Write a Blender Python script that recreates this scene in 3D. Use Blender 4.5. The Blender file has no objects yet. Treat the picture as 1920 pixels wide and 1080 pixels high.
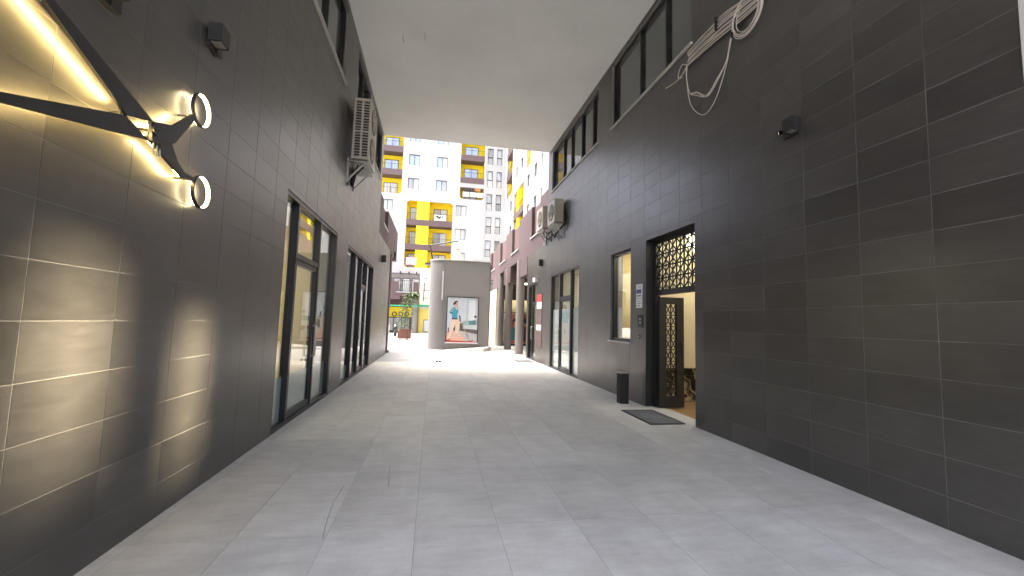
import bpy, math, random
from math import radians, sin, cos, pi
from mathutils import Vector, Matrix

random.seed(7)
scene = bpy.context.scene
COL = scene.collection

# ------------------------------------------------------------------ camera, sky, sun, exposure
CAM_H = 1.505
cam_data = bpy.data.cameras.new('camera')
cam = bpy.data.objects.new('camera', cam_data)
COL.objects.link(cam)
right = Vector((0.98241, -0.18442, 0.02923))
fwd = Vector((0.18155, 0.98001, 0.08138))
up = right.cross(fwd)
mw = Matrix((right, up, -fwd)).transposed().to_4x4()
mw.translation = Vector((0, 0, CAM_H))
cam.matrix_world = mw
cam_data.sensor_width = 36.0
cam_data.lens = 786.16 / 1920 * 36.0
cam_data.clip_start = 0.05
cam_data.clip_end = 2000
scene.camera = cam

SUN_EL, SUN_AZ = radians(76), radians(290)    # azimuth clockwise from +Y: a high hazy sun, soft shadows only
world = bpy.data.worlds.new('World')
scene.world = world
world.use_nodes = True
wn = world.node_tree
bg = wn.nodes['Background']
sky = wn.nodes.new('ShaderNodeTexSky')
sky.sky_type = 'NISHITA'
sky.sun_disc = False
sky.sun_elevation = SUN_EL
sky.sun_rotation = SUN_AZ
sky.air_density = 0.7
sky.dust_density = 9.0
sky.ozone_density = 0.5
wn.links.new(sky.outputs[0], bg.inputs[0])
bg.inputs[1].default_value = 0.15

sd = bpy.data.lights.new('sun', 'SUN')
sun = bpy.data.objects.new('sun', sd)
COL.objects.link(sun)
sd.energy = 0.5
sd.angle = radians(40)
sd.color = (1.0, 0.975, 0.94)
to_sun = Vector((sin(SUN_AZ) * cos(SUN_EL), cos(SUN_AZ) * cos(SUN_EL), sin(SUN_EL)))
sun.rotation_euler = to_sun.to_track_quat('Z', 'Y').to_euler()
sun.location = to_sun * 60

vs = scene.view_settings
vs.view_transform = 'Standard'
vs.look = 'None'
vs.gamma = 1.0
vs.use_curve_mapping = False
vs.exposure = 3.0
scene.render.engine = 'CYCLES'
scene.cycles.use_denoising = True
scene.cycles.max_bounces = 12
scene.cycles.diffuse_bounces = 8
scene.cycles.glossy_bounces = 5
scene.cycles.transparent_max_bounces = 16
scene.cycles.caustics_reflective = False
scene.cycles.caustics_refractive = False
scene.cycles.sample_clamp_indirect = 6.0

# ------------------------------------------------------------------ helpers
OFF = {}          # offset of the top-level thing an object belongs to


def tag(o, label=None, cat=None, group=None, kind=None):
    if label: o['label'] = label
    if cat: o['category'] = cat
    if group: o['group'] = group
    if kind: o['kind'] = kind
    return o


def thing(name, loc, label=None, cat=None, group=None, kind=None):
    o = bpy.data.objects.new(name, None)
    o.empty_display_size = 0.2
    COL.objects.link(o)
    o.location = loc
    OFF[o] = Vector(loc)
    return tag(o, label, cat, group, kind)


class MB:
    """collects geometry in world metres and links it as one mesh object"""
    def __init__(self):
        self.v = []; self.f = []; self.m = []; self.cur = 0; self.smooth = []; self.sm = False

    def mat(self, i): self.cur = i; return self

    def face(self, pts):
        n = len(self.v)
        self.v += [tuple(p) for p in pts]
        self.f.append(tuple(range(n, n + len(pts))))
        self.m.append(self.cur); self.smooth.append(self.sm)

    def raw(self, verts, faces):
        n = len(self.v)
        self.v += [tuple(p) for p in verts]
        for f in faces:
            self.f.append(tuple(i + n for i in f)); self.m.append(self.cur); self.smooth.append(self.sm)

    def box(self, x0, x1, y0, y1, z0, z1):
        x0, x1 = min(x0, x1), max(x0, x1); y0, y1 = min(y0, y1), max(y0, y1); z0, z1 = min(z0, z1), max(z0, z1)
        v = [(x0, y0, z0), (x1, y0, z0), (x1, y1, z0), (x0, y1, z0), (x0, y0, z1), (x1, y0, z1), (x1, y1, z1), (x0, y1, z1)]
        self.raw(v, [(0, 3, 2, 1), (4, 5, 6, 7), (0, 1, 5, 4), (1, 2, 6, 5), (2, 3, 7, 6), (3, 0, 4, 7)])
        return self

    def bar(self, a, b, w, h, upv=(0, 0, 1)):
        """box of section w x h from a to b"""
        a = Vector(a); b = Vector(b); d = (b - a).normalized()
        s = d.cross(Vector(upv))
        if s.length < 1e-4: s = d.cross(Vector((1, 0, 0)))
        s.normalize(); u = s.cross(d).normalized()
        vs_ = []
        for p in (a, b):
            for i, j in ((-1, -1), (1, -1), (1, 1), (-1, 1)):
                vs_.append(p + s * (i * w / 2) + u * (j * h / 2))
        self.raw(vs_, [(0, 1, 2, 3), (7, 6, 5, 4), (0, 4, 5, 1), (1, 5, 6, 2), (2, 6, 7, 3), (3, 7, 4, 0)])
        return self

    def prism(self, poly, fn, d0, d1):
        """poly in 2D, fn(u, v, d) -> point; extruded from d0 to d1"""
        n = len(poly)
        vs_ = [fn(u, v, d0) for u, v in poly] + [fn(u, v, d1) for u, v in poly]
        self.raw(vs_, [tuple(range(n))[::-1], tuple(range(n, 2 * n))] + [(i, (i + 1) % n, n + (i + 1) % n, n + i) for i in range(n)])
        return self

    def tube(self, path, r, seg=8, closed=False, r_end=None):
        path = [Vector(p) for p in path]; n = len(path)
        sm0 = self.sm; self.sm = True
        rings = []; prev = None
        for i, p in enumerate(path):
            if closed: t = path[(i + 1) % n] - path[i - 1]
            else: t = path[min(i + 1, n - 1)] - path[max(i - 1, 0)]
            t.normalize()
            if prev is None:
                s = t.cross(Vector((0, 0, 1)))
                if s.length < 1e-3: s = t.cross(Vector((1, 0, 0)))
            else:
                s = prev - t * prev.dot(t)
            s.normalize(); prev = s; u = t.cross(s)
            rr = r if r_end is None else r + (r_end - r) * i / max(1, n - 1)
            rings.append([p + (s * cos(2 * pi * k / seg) + u * sin(2 * pi * k / seg)) * rr for k in range(seg)])
        base = len(self.v)
        vv = [q for ring in rings for q in ring]
        ff = []
        m = n if closed else n - 1
        for i in range(m):
            j = (i + 1) % n
            for k in range(seg):
                k2 = (k + 1) % seg
                ff.append((i * seg + k, i * seg + k2, j * seg + k2, j * seg + k))
        self.raw(vv, ff)
        self.sm = sm0
        if not closed:
            self.face(rings[0][::-1]); self.face(rings[-1])
        return self

    def cyl(self, a, b, r, seg=16, r2=None):
        return self.tube([a, b], r, seg, r_end=r2)

    def ringband(self, c, ax, u, r0, r1, d0, d1, seg=32):
        """short tube wall between radii r0 < r1 along ax from d0 to d1"""
        c = Vector(c); ax = Vector(ax).normalized(); u = Vector(u).normalized(); w = ax.cross(u)
        vv = []
        for k in range(seg):
            e = u * cos(2 * pi * k / seg) + w * sin(2 * pi * k / seg)
            vv += [c + e * r0 + ax * d0, c + e * r1 + ax * d0, c + e * r1 + ax * d1, c + e * r0 + ax * d1]
        ff = []
        for k in range(seg):
            a = 4 * k; b = 4 * ((k + 1) % seg)
            for i in range(4):
                j = (i + 1) % 4
                ff.append((a + i, b + i, b + j, a + j))
        self.raw(vv, ff)
        return self

    def sphere(self, c, r, seg=10, rings=6, sc=(1, 1, 1)):
        sm0 = self.sm; self.sm = True
        vv = []; ff = []
        for i in range(rings + 1):
            th = pi * i / rings
            for k in range(seg):
                ph = 2 * pi * k / seg
                vv.append((c[0] + r * sc[0] * sin(th) * cos(ph), c[1] + r * sc[1] * sin(th) * sin(ph), c[2] + r * sc[2] * cos(th)))
        for i in range(rings):
            for k in range(seg):
                k2 = (k + 1) % seg
                ff.append((i * seg + k, i * seg + k2, (i + 1) * seg + k2, (i + 1) * seg + k))
        self.raw(vv, ff); self.sm = sm0
        return self

    def mesh(self, name, mats, off):
        me = bpy.data.meshes.new(name)
        me.from_pydata([(a - off[0], b - off[1], c - off[2]) for a, b, c in self.v], [], self.f)
        if not isinstance(mats, (list, tuple)): mats = [mats]
        for m in mats: me.materials.append(m)
        me.polygons.foreach_set('material_index', self.m)
        me.polygons.foreach_set('use_smooth', self.smooth)
        me.update()
        return me

    def build(self, name, mats, parent=None, origin=None):
        off = OFF[parent] if parent is not None else Vector(origin or (0, 0, 0))
        o = bpy.data.objects.new(name, self.mesh(name, mats, off))
        COL.objects.link(o)
        if parent is not None: o.parent = parent
        else: o.location = off
        OFF[o] = off
        return o


def wall_cells(us, vs_, holes):
    us = sorted(set(round(x, 4) for x in us)); vs_ = sorted(set(round(x, 4) for x in vs_))
    def solid(i, j):
        cu = (us[i] + us[i + 1]) / 2; cv = (vs_[j] + vs_[j + 1]) / 2
        return not any(a < cu < b and c < cv < d for a, b, c, d in holes)
    return us, vs_, solid


def sheet(mb, fn, u0, u1, v0, v1, d0, d1, holes=()):
    """wall with rectangular holes (ua, ub, va, vb); fn(u, v, d) -> point; front at d0, back at d1"""
    holes = [h for h in holes]
    us = [u0, u1] + [min(max(x, u0), u1) for h in holes for x in h[:2]]
    vv = [v0, v1] + [min(max(x, v0), v1) for h in holes for x in h[2:]]
    us, vv, solid = wall_cells(us, vv, holes)
    nu, nv = len(us) - 1, len(vv) - 1
    S = [[solid(i, j) for j in range(nv)] for i in range(nu)]
    for i in range(nu):
        for j in range(nv):
            if not S[i][j]: continue
            a, b, c, d = us[i], us[i + 1], vv[j], vv[j + 1]
            mb.face([fn(a, c, d0), fn(b, c, d0), fn(b, d, d0), fn(a, d, d0)])
            mb.face([fn(a, d, d1), fn(b, d, d1), fn(b, c, d1), fn(a, c, d1)])
            if i == 0 or not S[i - 1][j]: mb.face([fn(a, c, d0), fn(a, d, d0), fn(a, d, d1), fn(a, c, d1)])
            if i == nu - 1 or not S[i + 1][j]: mb.face([fn(b, c, d1), fn(b, d, d1), fn(b, d, d0), fn(b, c, d0)])
            if j == 0 or not S[i][j - 1]: mb.face([fn(a, c, d1), fn(b, c, d1), fn(b, c, d0), fn(a, c, d0)])
            if j == nv - 1 or not S[i][j + 1]: mb.face([fn(a, d, d0), fn(b, d, d0), fn(b, d, d1), fn(a, d, d1)])
    return mb


def project(p):
    d = Vector(p) - Vector((0, 0, CAM_H))
    y = d.dot(fwd)
    if y < 0.05: return None
    return (960 + 786.16 * d.dot(right) / y, 540 - 786.16 * d.dot(up) / y)


# ------------------------------------------------------------------ materials
def new_mat(name):
    m = bpy.data.materials.new(name); m.use_nodes = True
    nt = m.node_tree
    return m, nt, nt.nodes['Principled BSDF']


def N(nt, typ, **kw):
    n = nt.nodes.new(typ)
    for k, v in kw.items(): setattr(n, k, v)
    return n


def ramp(nt, fac, stops):
    r = N(nt, 'ShaderNodeValToRGB')
    el = r.color_ramp.elements
    while len(el) < len(stops): el.new(0.5)
    for e, (p, c) in zip(el, stops):
        e.position = p
        e.color = (c, c, c, 1) if not isinstance(c, (tuple, list)) else tuple(c) + (1,)
    nt.links.new(fac, r.inputs[0])
    return r.outputs[0]


def mixc(nt, fac, a, b, mode='MIX'):
    n = N(nt, 'ShaderNodeMix', data_type='RGBA', blend_type=mode)
    for s, v in ((n.inputs[0], fac), (n.inputs[6], a), (n.inputs[7], b)):
        if isinstance(v, (int, float)): s.default_value = v
        elif isinstance(v, (tuple, list)): s.default_value = tuple(v) + (1,)
        else: nt.links.new(v, s)
    return n.outputs[2]


def vec_pos(nt, scale=(1, 1, 1), shift=None, rot=True):
    g = N(nt, 'ShaderNodeNewGeometry')
    out = g.outputs['Position']
    if shift is not None:
        a = N(nt, 'ShaderNodeVectorMath', operation='ADD')
        nt.links.new(out, a.inputs[0]); nt.links.new(shift, a.inputs[1]); out = a.outputs[0]
    mp = N(nt, 'ShaderNodeMapping'); mp.inputs['Scale'].default_value = scale
    if rot: mp.inputs['Rotation'].default_value = (0.45, 0.71, 0.33)      # keeps flat faces off the lattice planes of the noise
    nt.links.new(out, mp.inputs[0])
    return mp.outputs[0], g


def noise(nt, vec, scale, detail=4, rough=0.55):
    n = N(nt, 'ShaderNodeTexNoise')
    n.inputs['Scale'].default_value = scale; n.inputs['Detail'].default_value = detail; n.inputs['Roughness'].default_value = rough
    nt.links.new(vec, n.inputs['Vector'])
    return n.outputs[0]


def piece_random(nt):
    """a random number per piece, whether the piece is an object of its own or an island of a joined mesh"""
    oi = N(nt, 'ShaderNodeObjectInfo'); g = N(nt, 'ShaderNodeNewGeometry')
    c = N(nt, 'ShaderNodeCombineXYZ')
    nt.links.new(oi.outputs['Random'], c.inputs[0]); nt.links.new(g.outputs['Random Per Island'], c.inputs[1])
    w = N(nt, 'ShaderNodeTexWhiteNoise', noise_dimensions='3D')
    nt.links.new(c.outputs[0], w.inputs['Vector'])
    return w.outputs['Value'], w.outputs['Color']


def bump(nt, bsdf, h, strength=0.2, dist=0.01):
    b = N(nt, 'ShaderNodeBump'); b.inputs['Strength'].default_value = strength; b.inputs['Distance'].default_value = dist
    nt.links.new(h, b.inputs['Height']); nt.links.new(b.outputs[0], bsdf.inputs['Normal'])


def simple(name, col, rough=0.5, metal=0.0, vary=0.12, scale=3.0, bmp=0.0, ior=None):
    """plain painted / metal surface with a little uneven colour and gloss"""
    m, nt, b = new_mat(name)
    v, g = vec_pos(nt)
    n = noise(nt, v, scale, 5)
    lo = tuple(c * (1 - vary) for c in col); hi = tuple(min(1, c * (1 + vary)) for c in col)
    nt.links.new(ramp(nt, n, [(0.3, lo), (0.7, hi)]), b.inputs['Base Color'])
    nt.links.new(ramp(nt, n, [(0.3, max(0, rough - 0.06)), (0.7, min(1, rough + 0.06))]), b.inputs['Roughness'])
    b.inputs['Metallic'].default_value = metal
    if ior: b.inputs['IOR'].default_value = ior
    if bmp:
        bump(nt, b, noise(nt, v, scale * 14, 6), bmp, 0.004)
    return m


def emit(name, col, strength):
    m = bpy.data.materials.new(name); m.use_nodes = True
    nt = m.node_tree; nt.nodes.clear()
    e = N(nt, 'ShaderNodeEmission'); e.inputs[0].default_value = tuple(col) + (1,); e.inputs[1].default_value = strength
    o = N(nt, 'ShaderNodeOutputMaterial'); nt.links.new(e.outputs[0], o.inputs[0])
    return m


def mat_tile():
    m, nt, b = new_mat('dark_porcelain_tile')
    rv, rc = piece_random(nt)
    sh = N(nt, 'ShaderNodeVectorMath', operation='SCALE'); sh.inputs['Scale'].default_value = 7.0
    nt.links.new(rc, sh.inputs[0])
    v1, g = vec_pos(nt, (1.0, 1.6, 9.0), sh.outputs[0])
    n1 = noise(nt, v1, 2.2, 8, 0.65)
    v2, _ = vec_pos(nt, (1, 1, 1), sh.outputs[0])
    n2 = noise(nt, v2, 1.4, 4)
    v3, _ = vec_pos(nt, (1.0, 2.2, 8.0), sh.outputs[0])
    n3 = noise(nt, v3, 4.5, 7, 0.72)
    c1 = ramp(nt, n1, [(0.30, (0.036, 0.0328, 0.0298)), (0.70, (0.051, 0.047, 0.043))])
    c2 = mixc(nt, 0.7, c1, ramp(nt, n2, [(0.3, 0.72), (0.7, 1.2)]), 'MULTIPLY')
    c3 = mixc(nt, 1.0, c2, ramp(nt, rv, [(0.0, 0.80), (1.0, 1.16)]), 'MULTIPLY')
    c4 = mixc(nt, ramp(nt, n3, [(0.56, 0.0), (0.74, 0.20)]), c3, (0.135, 0.128, 0.12))
    nt.links.new(c4, b.inputs['Base Color'])
    ro = mixc(nt, 1.0, ramp(nt, n3, [(0.2, 0.312), (0.8, 0.36)]), ramp(nt, rv, [(0.0, 0.96), (1.0, 1.1)]), 'MULTIPLY')
    nt.links.new(ro, b.inputs['Roughness'])
    b.inputs['IOR'].default_value = 1.8
    bump(nt, b, n3, 0.03, 0.002)
    return m


def mat_floor_tile():
    m, nt, b = new_mat('concrete_look_floor_tile')
    rv, rc = piece_random(nt)
    sh = N(nt, 'ShaderNodeVectorMath', operation='SCALE'); sh.inputs['Scale'].default_value = 30.0
    nt.links.new(rc, sh.inputs[0])
    v1, g = vec_pos(nt, (1.6, 0.9, 1), sh.outputs[0])
    n1 = noise(nt, v1, 1.7, 8, 0.62)
    v2, _ = vec_pos(nt, (0.5, 1.8, 1), sh.outputs[0])
    n2 = noise(nt, v2, 5.0, 8, 0.68)
    v3, _ = vec_pos(nt)
    n3 = noise(nt, v3, 38.0, 4, 0.6)
    n4 = noise(nt, v3, 0.55, 3)
    c = ramp(nt, n1, [(0.34, (0.46, 0.453, 0.420)), (0.66, (0.555, 0.548, 0.512))])
    c = mixc(nt, 1.0, c, ramp(nt, n2, [(0.32, 0.86), (0.68, 1.10)]), 'MULTIPLY')
    c = mixc(nt, 1.0, c, ramp(nt, rv, [(0.0, 0.94), (1.0, 1.06)]), 'MULTIPLY')
    c = mixc(nt, 0.6, c, ramp(nt, n3, [(0.3, 0.93), (0.7, 1.04)]), 'MULTIPLY')
    c = mixc(nt, 0.8, c, ramp(nt, n4, [(0.35, 0.90), (0.65, 1.04)]), 'MULTIPLY')
    nt.links.new(c, b.inputs['Base Color'])
    nt.links.new(ramp(nt, n2, [(0.3, 0.42), (0.7, 0.58)]), b.inputs['Roughness'])
    bump(nt, b, n3, 0.06, 0.002)
    return m


def mat_floor_light():
    m = M_FLOOR.copy(); m.name = 'pale_bluish_floor_tile'
    b = m.node_tree.nodes['Principled BSDF']
    lk = b.inputs['Base Color'].links[0]
    src = lk.from_socket
    out = mixc(m.node_tree, 1.0, src, (1.00, 1.008, 1.03), 'MULTIPLY')
    m.node_tree.links.new(out, b.inputs['Base Color'])
    return m


def mat_pavement():
    m, nt, b = new_mat('far_paving')
    v, g = vec_pos(nt, rot=False)
    br = N(nt, 'ShaderNodeTexBrick')
    br.offset = 0.0; br.inputs['Scale'].default_value = 1.0
    br.inputs['Brick Width'].default_value = 0.597; br.inputs['Row Height'].default_value = 1.22
    br.inputs['Mortar Size'].default_value = 0.004
    br.inputs['Color1'].default_value = (0.27, 0.275, 0.275, 1); br.inputs['Color2'].default_value = (0.31, 0.315, 0.315, 1)
    br.inputs['Mortar'].default_value = (0.28, 0.28, 0.28, 1)
    mp = N(nt, 'ShaderNodeMapping'); mp.inputs['Location'].default_value = (1.852, -3.22, 0)
    nt.links.new(v, mp.inputs[0]); nt.links.new(mp.outputs[0], br.inputs['Vector'])
    c = mixc(nt, 0.7, br.outputs[0], ramp(nt, noise(nt, v, 1.1, 6), [(0.3, 0.86), (0.7, 1.08)]), 'MULTIPLY')
    nt.links.new(c, b.inputs['Base Color']); b.inputs['Roughness'].default_value = 0.6
    return m


def mat_glass(name='shop_glass', tint=(0.93, 0.96, 0.95), rough=0.0):
    """window glass: clear straight on, mirror-like at a slant"""
    m = bpy.data.materials.new(name); m.use_nodes = True
    nt = m.node_tree; nt.nodes.clear()
    lw = N(nt, 'ShaderNodeLayerWeight'); lw.inputs[0].default_value = 0.5
    p = N(nt, 'ShaderNodeMath', operation='POWER'); p.inputs[1].default_value = 4.2
    nt.links.new(lw.outputs['Facing'], p.inputs[0])
    ma = N(nt, 'ShaderNodeMath', operation='MULTIPLY_ADD'); ma.inputs[1].default_value = 0.92; ma.inputs[2].default_value = 0.05
    nt.links.new(p.outputs[0], ma.inputs[0])
    t = N(nt, 'ShaderNodeBsdfTransparent'); t.inputs[0].default_value = tuple(tint) + (1,)
    g = N(nt, 'ShaderNodeBsdfGlossy'); g.inputs['Roughness'].default_value = rough
    mx = N(nt, 'ShaderNodeMixShader')
    nt.links.new(ma.outputs[0], mx.inputs[0]); nt.links.new(t.outputs[0], mx.inputs[1]); nt.links.new(g.outputs[0], mx.inputs[2])
    o = N(nt, 'ShaderNodeOutputMaterial'); nt.links.new(mx.outputs[0], o.inputs[0])
    return m


def mat_curtain(name, lo, hi, ior=2.0):
    """pane with pale curtains close behind the glass: folds below, glossy glass on top"""
    m, nt, b = new_mat(name)
    oi = N(nt, 'ShaderNodeObjectInfo')
    v, g = vec_pos(nt, (1, 1, 0.05))
    wv = noise(nt, v, 9.0, 3, 0.6)
    base = ramp(nt, oi.outputs['Random'], [(0.0, lo), (1.0, hi)])
    c = mixc(nt, 1.0, base, ramp(nt, wv, [(0.3, 0.72), (0.7, 1.1)]), 'MULTIPLY')
    nt.links.new(c, b.inputs['Base Color'])
    b.inputs['Roughness'].default_value = 0.06
    b.inputs['IOR'].default_value = ior
    return m


def mat_marble():
    m, nt, b = new_mat('black_gold_marble')
    v, g = vec_pos(nt)
    n0 = noise(nt, v, 2.5, 6, 0.7)
    d = N(nt, 'ShaderNodeMix', data_type='RGBA'); d.inputs[0].default_value = 0.35
    nt.links.new(v, d.inputs[6]); nt.links.new(N(nt, 'ShaderNodeTexNoise').outputs['Color'], d.inputs[7])
    w = N(nt, 'ShaderNodeTexWave'); w.inputs['Scale'].default_value = 1.4; w.inputs['Distortion'].default_value = 14; w.inputs['Detail'].default_value = 4
    nt.links.new(v, w.inputs['Vector'])
    c = ramp(nt, n0, [(0.42, (0.012, 0.011, 0.010)), (0.50, (0.05, 0.045, 0.04)), (0.56, (0.40, 0.33, 0.20)), (0.62, (0.55, 0.50, 0.42)), (0.70, (0.03, 0.028, 0.025))])
    c = mixc(nt, ramp(nt, w.outputs[0], [(0.86, 0.0), (0.97, 0.8)]), c, (0.5, 0.42, 0.26))
    nt.links.new(c, b.inputs['Base Color']); b.inputs['Roughness'].default_value = 0.12
    return m


def mat_wood(name, col, scale=(12, 1.5, 1.5), rough=0.45):
    m, nt, b = new_mat(name)
    rv, rc = piece_random(nt)
    sh = N(nt, 'ShaderNodeVectorMath', operation='SCALE'); sh.inputs['Scale'].default_value = 20.0
    nt.links.new(rc, sh.inputs[0])
    v, g = vec_pos(nt, scale, sh.outputs[0])
    n1 = noise(nt, v, 3.0, 7, 0.65)
    c = ramp(nt, n1, [(0.3, tuple(x * 0.6 for x in col)), (0.7, tuple(min(1, x * 1.2) for x in col))])
    c = mixc(nt, 1.0, c, ramp(nt, rv, [(0.0, 0.8), (1.0, 1.15)]), 'MULTIPLY')
    nt.links.new(c, b.inputs['Base Color']); b.inputs['Roughness'].default_value = rough
    return m


def mat_plaster(name, col, rough=0.8, streak=0.0, vary=0.06):
    m, nt, b = new_mat(name)
    v, g = vec_pos(nt)
    n1 = noise(nt, v, 0.6, 6); n2 = noise(nt, v, 9.0, 5)
    c = mixc(nt, 1.0, tuple(col), ramp(nt, n1, [(0.3, 1 - vary), (0.7, 1 + vary * 0.5)]), 'MULTIPLY')
    c = mixc(nt, 0.6, c, ramp(nt, n2, [(0.3, 1 - vary * 0.6), (0.7, 1.0)]), 'MULTIPLY')
    if streak:
        v2, _ = vec_pos(nt, (1, 1, 0.06))
        c = mixc(nt, streak, c, ramp(nt, noise(nt, v2, 3.0, 6, 0.7), [(0.35, 0.72), (0.6, 1.0)]), 'MULTIPLY')
    nt.links.new(c, b.inputs['Base Color'])
    b.inputs['Roughness'].default_value = rough
    bump(nt, b, noise(nt, v, 60, 4), 0.08, 0.003)
    return m


def mat_leaf(name, a, b_):
    m, nt, b = new_mat(name)
    g = N(nt, 'ShaderNodeNewGeometry')
    nt.links.new(ramp(nt, g.outputs['Random Per Island'], [(0.0, a), (1.0, b_)]), b.inputs['Base Color'])
    b.inputs['Roughness'].default_value = 0.5
    return m


M_TILE = mat_tile()
M_GROUT = simple('pale_grout', (0.165, 0.158, 0.148), 0.9, vary=0.3, scale=2.5)
M_FLOOR = mat_floor_tile()
M_FLOORL = mat_floor_light()
M_FGROUT = simple('floor_joint', (0.17, 0.17, 0.165), 0.9)
M_PAVE = mat_pavement()
M_CEIL = mat_plaster('ceiling_plaster', (0.73, 0.75, 0.725), 0.85, vary=0.08)
M_BLACK = simple('black_aluminium', (0.012, 0.012, 0.013), 0.38, vary=0.2)
M_BLACKM = simple('black_steel', (0.02, 0.019, 0.018), 0.45, vary=0.25, scale=8)
M_GLASS = mat_glass()
M_DARKGLASS = simple('dark_window_glass', (0.045, 0.054, 0.052), 0.05, ior=2.3, vary=0.3, scale=0.8)
M_FROST = simple('frosted_film', (0.72, 0.745, 0.74), 0.6, vary=0.05)
M_SILL = simple('pale_stone_sill', (0.50, 0.49, 0.46), 0.6)
M_CREAM = mat_plaster('cream_paint', (0.70, 0.60, 0.37), 0.7)
M_HALL = mat_plaster('hall_paint', (0.74, 0.70, 0.55), 0.7)
M_ROOMWHITE = mat_plaster('room_white_paint', (0.72, 0.68, 0.58), 0.8)
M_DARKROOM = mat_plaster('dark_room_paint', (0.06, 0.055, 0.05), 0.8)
M_WOODFL = mat_wood('oak_floor', (0.36, 0.22, 0.10))
M_ORANGE = mat_wood('orange_panel', (0.45, 0.16, 0.05))
M_MARBLE = mat_marble()
M_WHITE = mat_plaster('white_render', (0.40, 0.41, 0.408), 0.75, vary=0.03)
M_YELLOW = mat_plaster('yellow_render', (0.90, 0.70, 0.010), 0.6, vary=0.05)
M_MAUVE = mat_plaster('mauve_render', (0.092, 0.060, 0.062), 0.75, streak=0.15)
M_BROWN = mat_plaster('dark_mauve_render', (0.115, 0.072, 0.072), 0.75)
M_SLAB = mat_plaster('brown_balcony_render', (0.108, 0.074, 0.074), 0.75)
M_KIOSK = mat_plaster('grey_render', (0.205, 0.202, 0.192), 0.7, streak=0.12)
M_SIDESHADE = mat_plaster('kiosk_side_shade', (0.06, 0.06, 0.09), 0.7)
M_COLUMN = mat_plaster('column_render', (0.19, 0.175, 0.165), 0.65, streak=0.1)
M_ACBODY = simple('air_conditioner_casing', (0.46, 0.43, 0.37), 0.5, vary=0.08)
M_ACDARK = simple('air_conditioner_dark', (0.03, 0.024, 0.02), 0.7)
M_GALV = simple('galvanised_steel', (0.42, 0.42, 0.40), 0.4, metal=0.7, vary=0.2, scale=6)
M_MATT = simple('matt_black', (0.0015, 0.0015, 0.0015), 1.0, ior=1.01)
M_CABLE = simple('cable_sheath', (0.60, 0.56, 0.50), 0.55, vary=0.1)
M_RUBBER = simple('black_rubber', (0.015, 0.015, 0.015), 0.8)
M_PAPER = simple('white_print', (0.72, 0.72, 0.74), 0.5, vary=0.03)
M_BLUE = simple('blue_print', (0.07, 0.07, 0.26), 0.5)
M_INK = simple('dark_print', (0.03, 0.03, 0.035), 0.5)
M_RED = simple('red_print', (0.42, 0.03, 0.03), 0.5)
M_LEAF = mat_leaf('leaf', (0.035, 0.075, 0.018), (0.10, 0.16, 0.05))
M_STEM = simple('stem_bark', (0.11, 0.085, 0.055), 0.8)
M_TERRA = mat_wood('red_brown_slat', (0.155, 0.066, 0.042), (2, 2, 9))
M_SOIL = simple('soil', (0.05, 0.035, 0.025), 0.95)
M_CANVAS = simple('cream_canvas', (0.58, 0.52, 0.42), 0.85)
M_GREEN = simple('green_paint', (0.02, 0.32, 0.17), 0.5)
M_MAT = simple('grey_mat', (0.10, 0.105, 0.11), 0.95, vary=0.25, scale=20)
M_MATL = simple('grey_mat_pattern', (0.16, 0.165, 0.17), 0.95, vary=0.2, scale=20)
M_CURT = mat_curtain('curtained_pane', (0.22, 0.23, 0.23), (0.60, 0.62, 0.62), 1.8)
M_SKYPANE = mat_curtain('sky_reflecting_pane', (0.16, 0.22, 0.26), (0.30, 0.36, 0.40), 3.2)
M_LINEN = simple('white_linen', (0.75, 0.74, 0.73), 0.9)
M_PINK = simple('pink_towel', (0.62, 0.42, 0.56), 0.9)
M_CLOTH_D = simple('dark_clothes', (0.05, 0.04, 0.045), 0.9)
M_CLOTH_O = simple('orange_clothes', (0.45, 0.20, 0.05), 0.9)
M_LED = emit('warm_led', (1.0, 0.72, 0.27), 19.0)
M_LEDW = emit('white_led', (1.0, 0.82, 0.46), 4.0)
M_SHOPLAMP = emit('shop_ceiling_lamp', (1.0, 0.90, 0.70), 4.0)
M_HALLFILL = emit('added_hall_fill', (1.0, 0.95, 0.84), 2.4)
M_CRYSTAL = emit('lit_crystal', (1.0, 0.88, 0.62), 2.0)
M_STRIP = emit('lit_wall_strip', (1.0, 0.97, 0.92), 0.35)

# ------------------------------------------------------------------ ground and floor
XL, XR = -1.942, 3.995          # faces of the two passage walls
CEIL = 7.843                     # underside of the passage ceiling
Y0W = 1.2                        # the walls start just outside the picture
YEND = 14.69                     # far edge of the ceiling
YL, YR = 18.66, 17.9             # far ends of the tiled walls

g = MB(); g.box(-250, 250, -250, 250, -0.6, -0.012)
tag(g.build('ground', simple('ground_concrete', (0.36, 0.355, 0.35), 0.85)), kind='structure')

PAVE_Y = 3.22 + 1.22 * 10
p = MB(); p.box(-30, 30, PAVE_Y, 56, -0.011, -0.0005)
tag(p.build('pavement', M_PAVE), kind='structure')

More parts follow.
